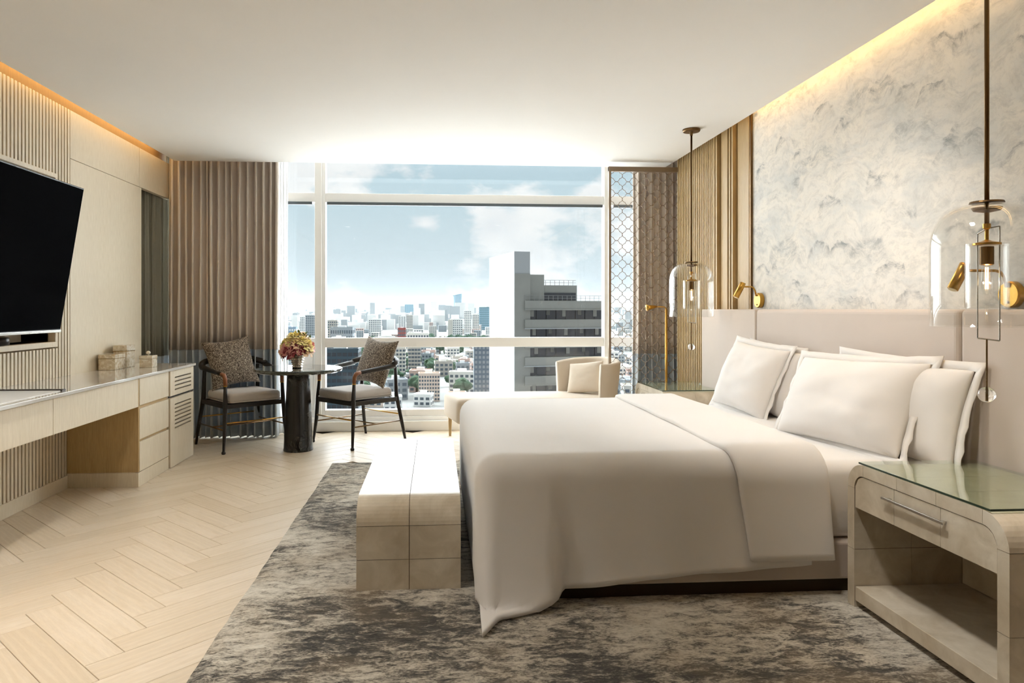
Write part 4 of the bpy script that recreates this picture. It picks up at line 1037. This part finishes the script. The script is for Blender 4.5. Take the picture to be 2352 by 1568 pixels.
def building(name, label, x, y_, w, dp, h, wall, rz=0, group=None, bays=6, floors=5, win=WINM, roof=True, frac=.62, tilt=0):
    PLACED.append((x, w, y_, dp))
    t = thing(name, label, 'building', (x, y_, GZ), rz, group); t['_o'] = [0, 0, 0]
    obj('wall', G().box(-w/2, w/2, -dp/2, dp/2, 0, h), wall, t, world=False)
    if bays:
        g = G(); fh = h/(floors+.3)
        for f in range(floors):
            z = fh*(f+.35)
            for b in range(bays):
                bw = w/bays; xa = -w/2+bw*(b+(1-frac)/2); g.box(xa, xa+bw*frac, -dp/2-.12, -dp/2, z, z+fh*.55)
            nb = max(2, int(dp/w*bays))
            for b in range(nb):
                bw = dp/nb; ya_ = -dp/2+bw*(b+(1-frac)/2)
                for sx in (-1, 1): g.box(sx*w/2-.06, sx*w/2+.06, ya_, ya_+bw*frac, z, z+fh*.55)
        o = obj('windows', g, win, t, world=False); o['kind'] = 'stuff'
    if roof:
        obj('parapet', G().box(-w/2-.2, w/2+.2, -dp/2-.2, -dp/2+.3, h, h+.8).box(-w/2-.2, w/2+.2, dp/2-.3, dp/2+.2, h, h+.8).box(-w/2-.2, -w/2+.3, -dp/2, dp/2, h, h+.8).box(w/2-.3, w/2+.2, -dp/2, dp/2, h, h+.8), wall, t, world=False)
        obj('roof_hut', G().box(-w*.2, w*.15, -dp*.1, dp*.25, h, h+2.4), bmats[5], t, world=False)
    return t
def landmark(name, label, pl, pr, top, d, wall, **k):
    """named landmark: left and right bearings, skyline height and true distance give its real size"""
    xa, ya_ = spot(pl, d); xb, yb_ = spot(pr, d); h = 1.25+(710-top)*d/1600-GZ
    k.setdefault('dp', abs(xb-xa)*.8)
    return building(name, label, (xa+xb)/2, (ya_+yb_)/2, abs(xb-xa), k.pop('dp'), h, wall, **k)
landmark('office_block', 'dark teal glass office block behind the right armchair', 742, 826, 802, 330, plain('deep teal facade', srgb(58, 78, 88), .4, 0, .4, (.1, .1)), bays=7, floors=12, win=DGLASS, frac=.8)
landmark('apartment_block', 'grey apartment block with window rows right of dark teal block', 888, 932, 798, 560, bmats[1], bays=6, floors=8, frac=.7)
landmark('apartment_block', 'narrow grey apartment block with banded windows beside the window rows', 938, 966, 797, 575, bmats[2], bays=4, floors=8, frac=.85)
landmark('office_block', 'slate glass block with white squares left of the white fin', 1088, 1132, 790, 420, plain('slate facade', srgb(92, 106, 120), .4, 0, .4, (.1, .1)), bays=5, floors=12, win=bmats[7], frac=.6)
landmark('apartment_block', 'pink-grey gridded apartment block low in the window', 962, 1010, 858, 430, bmats[3], bays=8, floors=7, frac=.66)
landmark('apartment_block', 'white slab block with window grid above the middle transom', 1040, 1062, 733, 1300, bmats[5], bays=5, floors=9, frac=.55)
landmark('service_block', 'blank beige end wall joined to the white slab block', 1029, 1040, 735, 1305, bmats[1], bays=0)
landmark('apartment_tower', 'white apartment tower left of the white fin', 1066, 1082, 713, 1500, bmats[5], bays=4, floors=14)
landmark('apartment_tower', 'cream apartment tower nearest the white fin', 1085, 1100, 722, 1450, bmats[0], bays=4, floors=13)
landmark('office_block', 'teal office block on the skyline by the white fin', 1100, 1127, 706, 1900, TEAL, bays=6, floors=10, win=SKYGL, frac=.8)
landmark('brick_building', 'red brick building above the middle transom', 914, 932, 754, 900, brick, bays=4, floors=6)
landmark('office_block', 'low building with red brick roof wing at middle transom', 936, 985, 766, 860, bmats[0], bays=8, floors=6)
landmark('apartment_tower', 'slim white tower in the narrow left pane', 690, 701, 727, 1300, bmats[5], bays=3, floors=14)
landmark('office_tower', 'grey glass tower beside slim white tower in left pane', 703, 726, 724, 1250, bmats[4], bays=5, floors=14, frac=.8)
landmark('apartment_block', 'brown-grey apartment block by the left mullion', 754, 776, 736, 1150, bmats[2], bays=5, floors=9)
landmark('market_hall', 'wide flat-roofed building beside the left mullion', 762, 812, 752, 880, bmats[7], bays=10, floors=4)
landmark('apartment_block', 'pale blue fronted block in narrow left pane', 650, 682, 752, 900, plain('pale blue facade', srgb(120, 146, 168), .5, 0, .3, (.1, .1)), bays=6, floors=7, win=bmats[5])
landmark('apartment_block', 'white stepped apartment block in the middle distance', 848, 876, 733, 1350, bmats[5], bays=6, floors=9)
landmark('apartment_tower', 'white tower with blank front left of centre skyline', 916, 932, 726, 1700, bmats[5], bays=3, floors=12)
landmark('office_block', 'cream block with dark windows right of centre skyline', 934, 948, 724, 1750, bmats[2], bays=4, floors=10)
# the flared glass tower on the skyline
def flared():
    xa, ya_ = spot(1051, 3200); R = 20.; h = 1.25+(710-675)*2.0-GZ
    t = thing('glass_tower', 'tall flared blue glass tower on the skyline', 'building', (xa, ya_, GZ)); t['_o'] = [0, 0, 0]
    rows = []
    for f in range(25):
        v = f/24; k = 1.0-.18*math.sin(pi*v)+.12*v; r = R*k; n = 24
        rows.append([(r*math.cos(2*pi*i/n+v*.6), r*math.sin(2*pi*i/n+v*.6), h*v + (6*math.cos(2*pi*i/n) if f == 24 else 0)) for i in range(n+1)])
    g = G().grid(rows); g.f.append(tuple(range(24*25, 24*25+24))); obj('facade', g, SKYGL, t, world=False, smooth=True)
    g = G()
    for f in range(1, 24):
        v = f/24; k = 1.0-.18*math.sin(pi*v)+.12*v; g.lathe([(R*k+.1, h*v), (R*k+.3, h*v+.3), (R*k+.1, h*v+.8)], 24, cap=False)
    o = obj('floor_edges', g, bmats[4], t, world=False); o['kind'] = 'stuff'
flared()
landmark('glass_tower', 'faint pale glass tower left of flared skyline tower', 930, 950, 699, 3600, SKYGL, bays=5, floors=16, win=TEAL, roof=False)

rnd = random.Random(21)
def clear_of(px, d, w):
    return True
placed = PLACED
tries = 0
while len(placed) < 230 and tries < 9000:
    tries += 1
    py = 716+224*rnd.random()**1.25; d = (1.25-GZ)*1600/(py-710+6*rnd.random()); px = rnd.uniform(560, 1140) if rnd.random() < .78 else rnd.uniform(1380, 1500)
    if d > 1900 or d < 345: continue
    x, y_ = spot(px, d); w = rnd.uniform(9, 20); dp = rnd.uniform(8, 15)
    if any(abs(x-a) < (w+b)/2+4 and abs(y_-c) < (dp+e_)/2+6 for a, b, c, e_ in placed): continue
    h = rnd.choice([5, 6.5, 8, 9.5, 12, 14]) if d < 800 else rnd.choice([7, 9, 12, 16, 22])
    fl_n = max(1, int(h/3.1))
    nm = rnd.choice(range(len(bmats)))
    col_ = ('cream', 'sand', 'taupe', 'blush', 'grey', 'white', 'brick-red', 'slate')[nm]
    near = 'roofs low in the window' if d < 600 else ('middle distance' if d < 1000 else 'hazy distance')
    building('low_rise_building', '%s low-rise city building among the %s' % (col_, near) if d < 600 else '%s low-rise city building in the %s' % (col_, near), x, y_, w, dp, h, bmats[nm], rz=rnd.uniform(-.25, .25), group='%s buildings, %s' % (col_, near), bays=max(3, int(w/3.4)), floors=fl_n, roof=d < 1000)
# beyond that, the uncountable city
g = G(); g2 = G()
for i in range(2600):
    d = 1900*math.exp(rnd.random()*1.25); px = rnd.uniform(520, 1560); x, y_ = spot(px, d); w = rnd.uniform(14, 34); h = rnd.choice([8, 12, 16, 20, 28, 40]) if rnd.random() < .93 else rnd.uniform(45, 80)
    (g if i % 3 else g2).box(x-w/2, x+w/2, y_, y_+w*.7, GZ, GZ+h)
nf = len(g.f); g.add(g2.v, g2.f)
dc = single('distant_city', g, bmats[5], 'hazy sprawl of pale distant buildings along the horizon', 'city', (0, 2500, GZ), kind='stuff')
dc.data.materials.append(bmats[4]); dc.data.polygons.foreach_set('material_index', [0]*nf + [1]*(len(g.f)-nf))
hill = G()
rows = []
for j, (dd, hh) in enumerate(((6500, 0), (7500, 1), (8500, .6))):
    rows.append([(-3500+i*120, dd, GZ+hh*(70+70*mnoise.noise((i*.16, 3, j*.2))+25*mnoise.noise((i*.6, 1, j)))) for i in range(66)])
hill.grid(rows)
single('hills', hill, plain('far blue hills', srgb(120, 140, 140), .9, 0, .1, (.002, .1)), 'low blue hills at the horizon behind the city', 'hills', (0, 7500, GZ), kind='structure', smooth=True)
# trees
TREEM = plain('tree foliage', srgb(62, 84, 62), .9, 0, .1, (.25, .4))
TRUNKM = plain('tree trunk', srgb(80, 66, 54), .9, 0, .1, (1, .1))
def crown_mesh(seed):
    bm = bmesh.new(); r_ = random.Random(seed)
    for q in range(7):
        m_ = Matrix.Translation((r_.uniform(-2.2, 2.2), r_.uniform(-2.2, 2.2), r_.uniform(4.5, 8))) @ Matrix.Diagonal((*[r_.uniform(1.8, 2.8)]*3, 1))
        bmesh.ops.create_icosphere(bm, subdivisions=2, radius=1.0, matrix=m_)
    for v in bm.verts: v.co += Vector(mnoise.noise_vector(v.co*.9+Vector((seed, 0, 0))))*.7
    me = bpy.data.meshes.new('crown'); bm.to_mesh(me); bm.free(); me.materials.append(TREEM); return me
crowns = [crown_mesh(i) for i in range(4)]
trunk_me = mesh('trunk', G().tube([(0, 0, 0), (0, 0, 5.5)], [.5, .3], 8), TRUNKM)
def tree(x, y_, s, label, group, i):
    t = bpy.data.objects.new('tree', None); COL.objects.link(t); t.location = (x, y_, GZ); t.scale = (s*1.25, s*1.25, s); t.rotation_euler = (0, 0, i*1.3); tag(t, label, 'tree', group)
    for nm, me in (('crown', crowns[i % 4]), ('trunk', trunk_me)):
        o = bpy.data.objects.new(nm, me); COL.objects.link(o); o.parent = t
n_ = 0; tpos = []
for (pa, pb, da, db, cnt, lb) in ((890, 965, 480, 640, 26, 'dark green tree in the grove below the grey apartment blocks'), (800, 915, 900, 1150, 30, 'dark green tree in the belt left of centre'), (960, 1130, 1000, 1250, 36, 'dark green tree in the park around the white slab block'), (660, 1130, 380, 900, 46, 'dark green street tree between the low city roofs')):
    for q in range(cnt):
        for _ in range(60):
            x, y_ = spot(rnd.uniform(pa, pb), rnd.uniform(da, db))
            if all((x-a)**2+(y_-b)**2 > 190 for a, b in tpos) and all(abs(x-a) > w/2+8 or abs(y_-c) > e_/2+8 for a, w, c, e_ in placed): break
        else: continue
        tpos.append((x, y_)); tree(x, y_, rnd.uniform(.9, 1.5), lb, lb.replace('dark green tree', 'trees').replace('dark green street tree', 'street trees'), n_); n_ += 1
# haze over the far city: a thin scattering air volume
hz = Mt('city haze'); hz.n.remove(hz.b)
vsc = hz.node('ShaderNodeVolumeScatter', {'Color': (.075, .095, .104, 1), 'Density': .00042, 'Anisotropy': .1}); hz.l.new(vsc.outputs[0], hz.o.inputs['Volume'])
HAZE = True
if HAZE: single('haze', G().box(-4500, 4500, 300, 9500, GZ-.5, 160), hz.m, 'pale blue haze hanging over the distant city', 'haze', (0, 3000, GZ), kind='stuff')
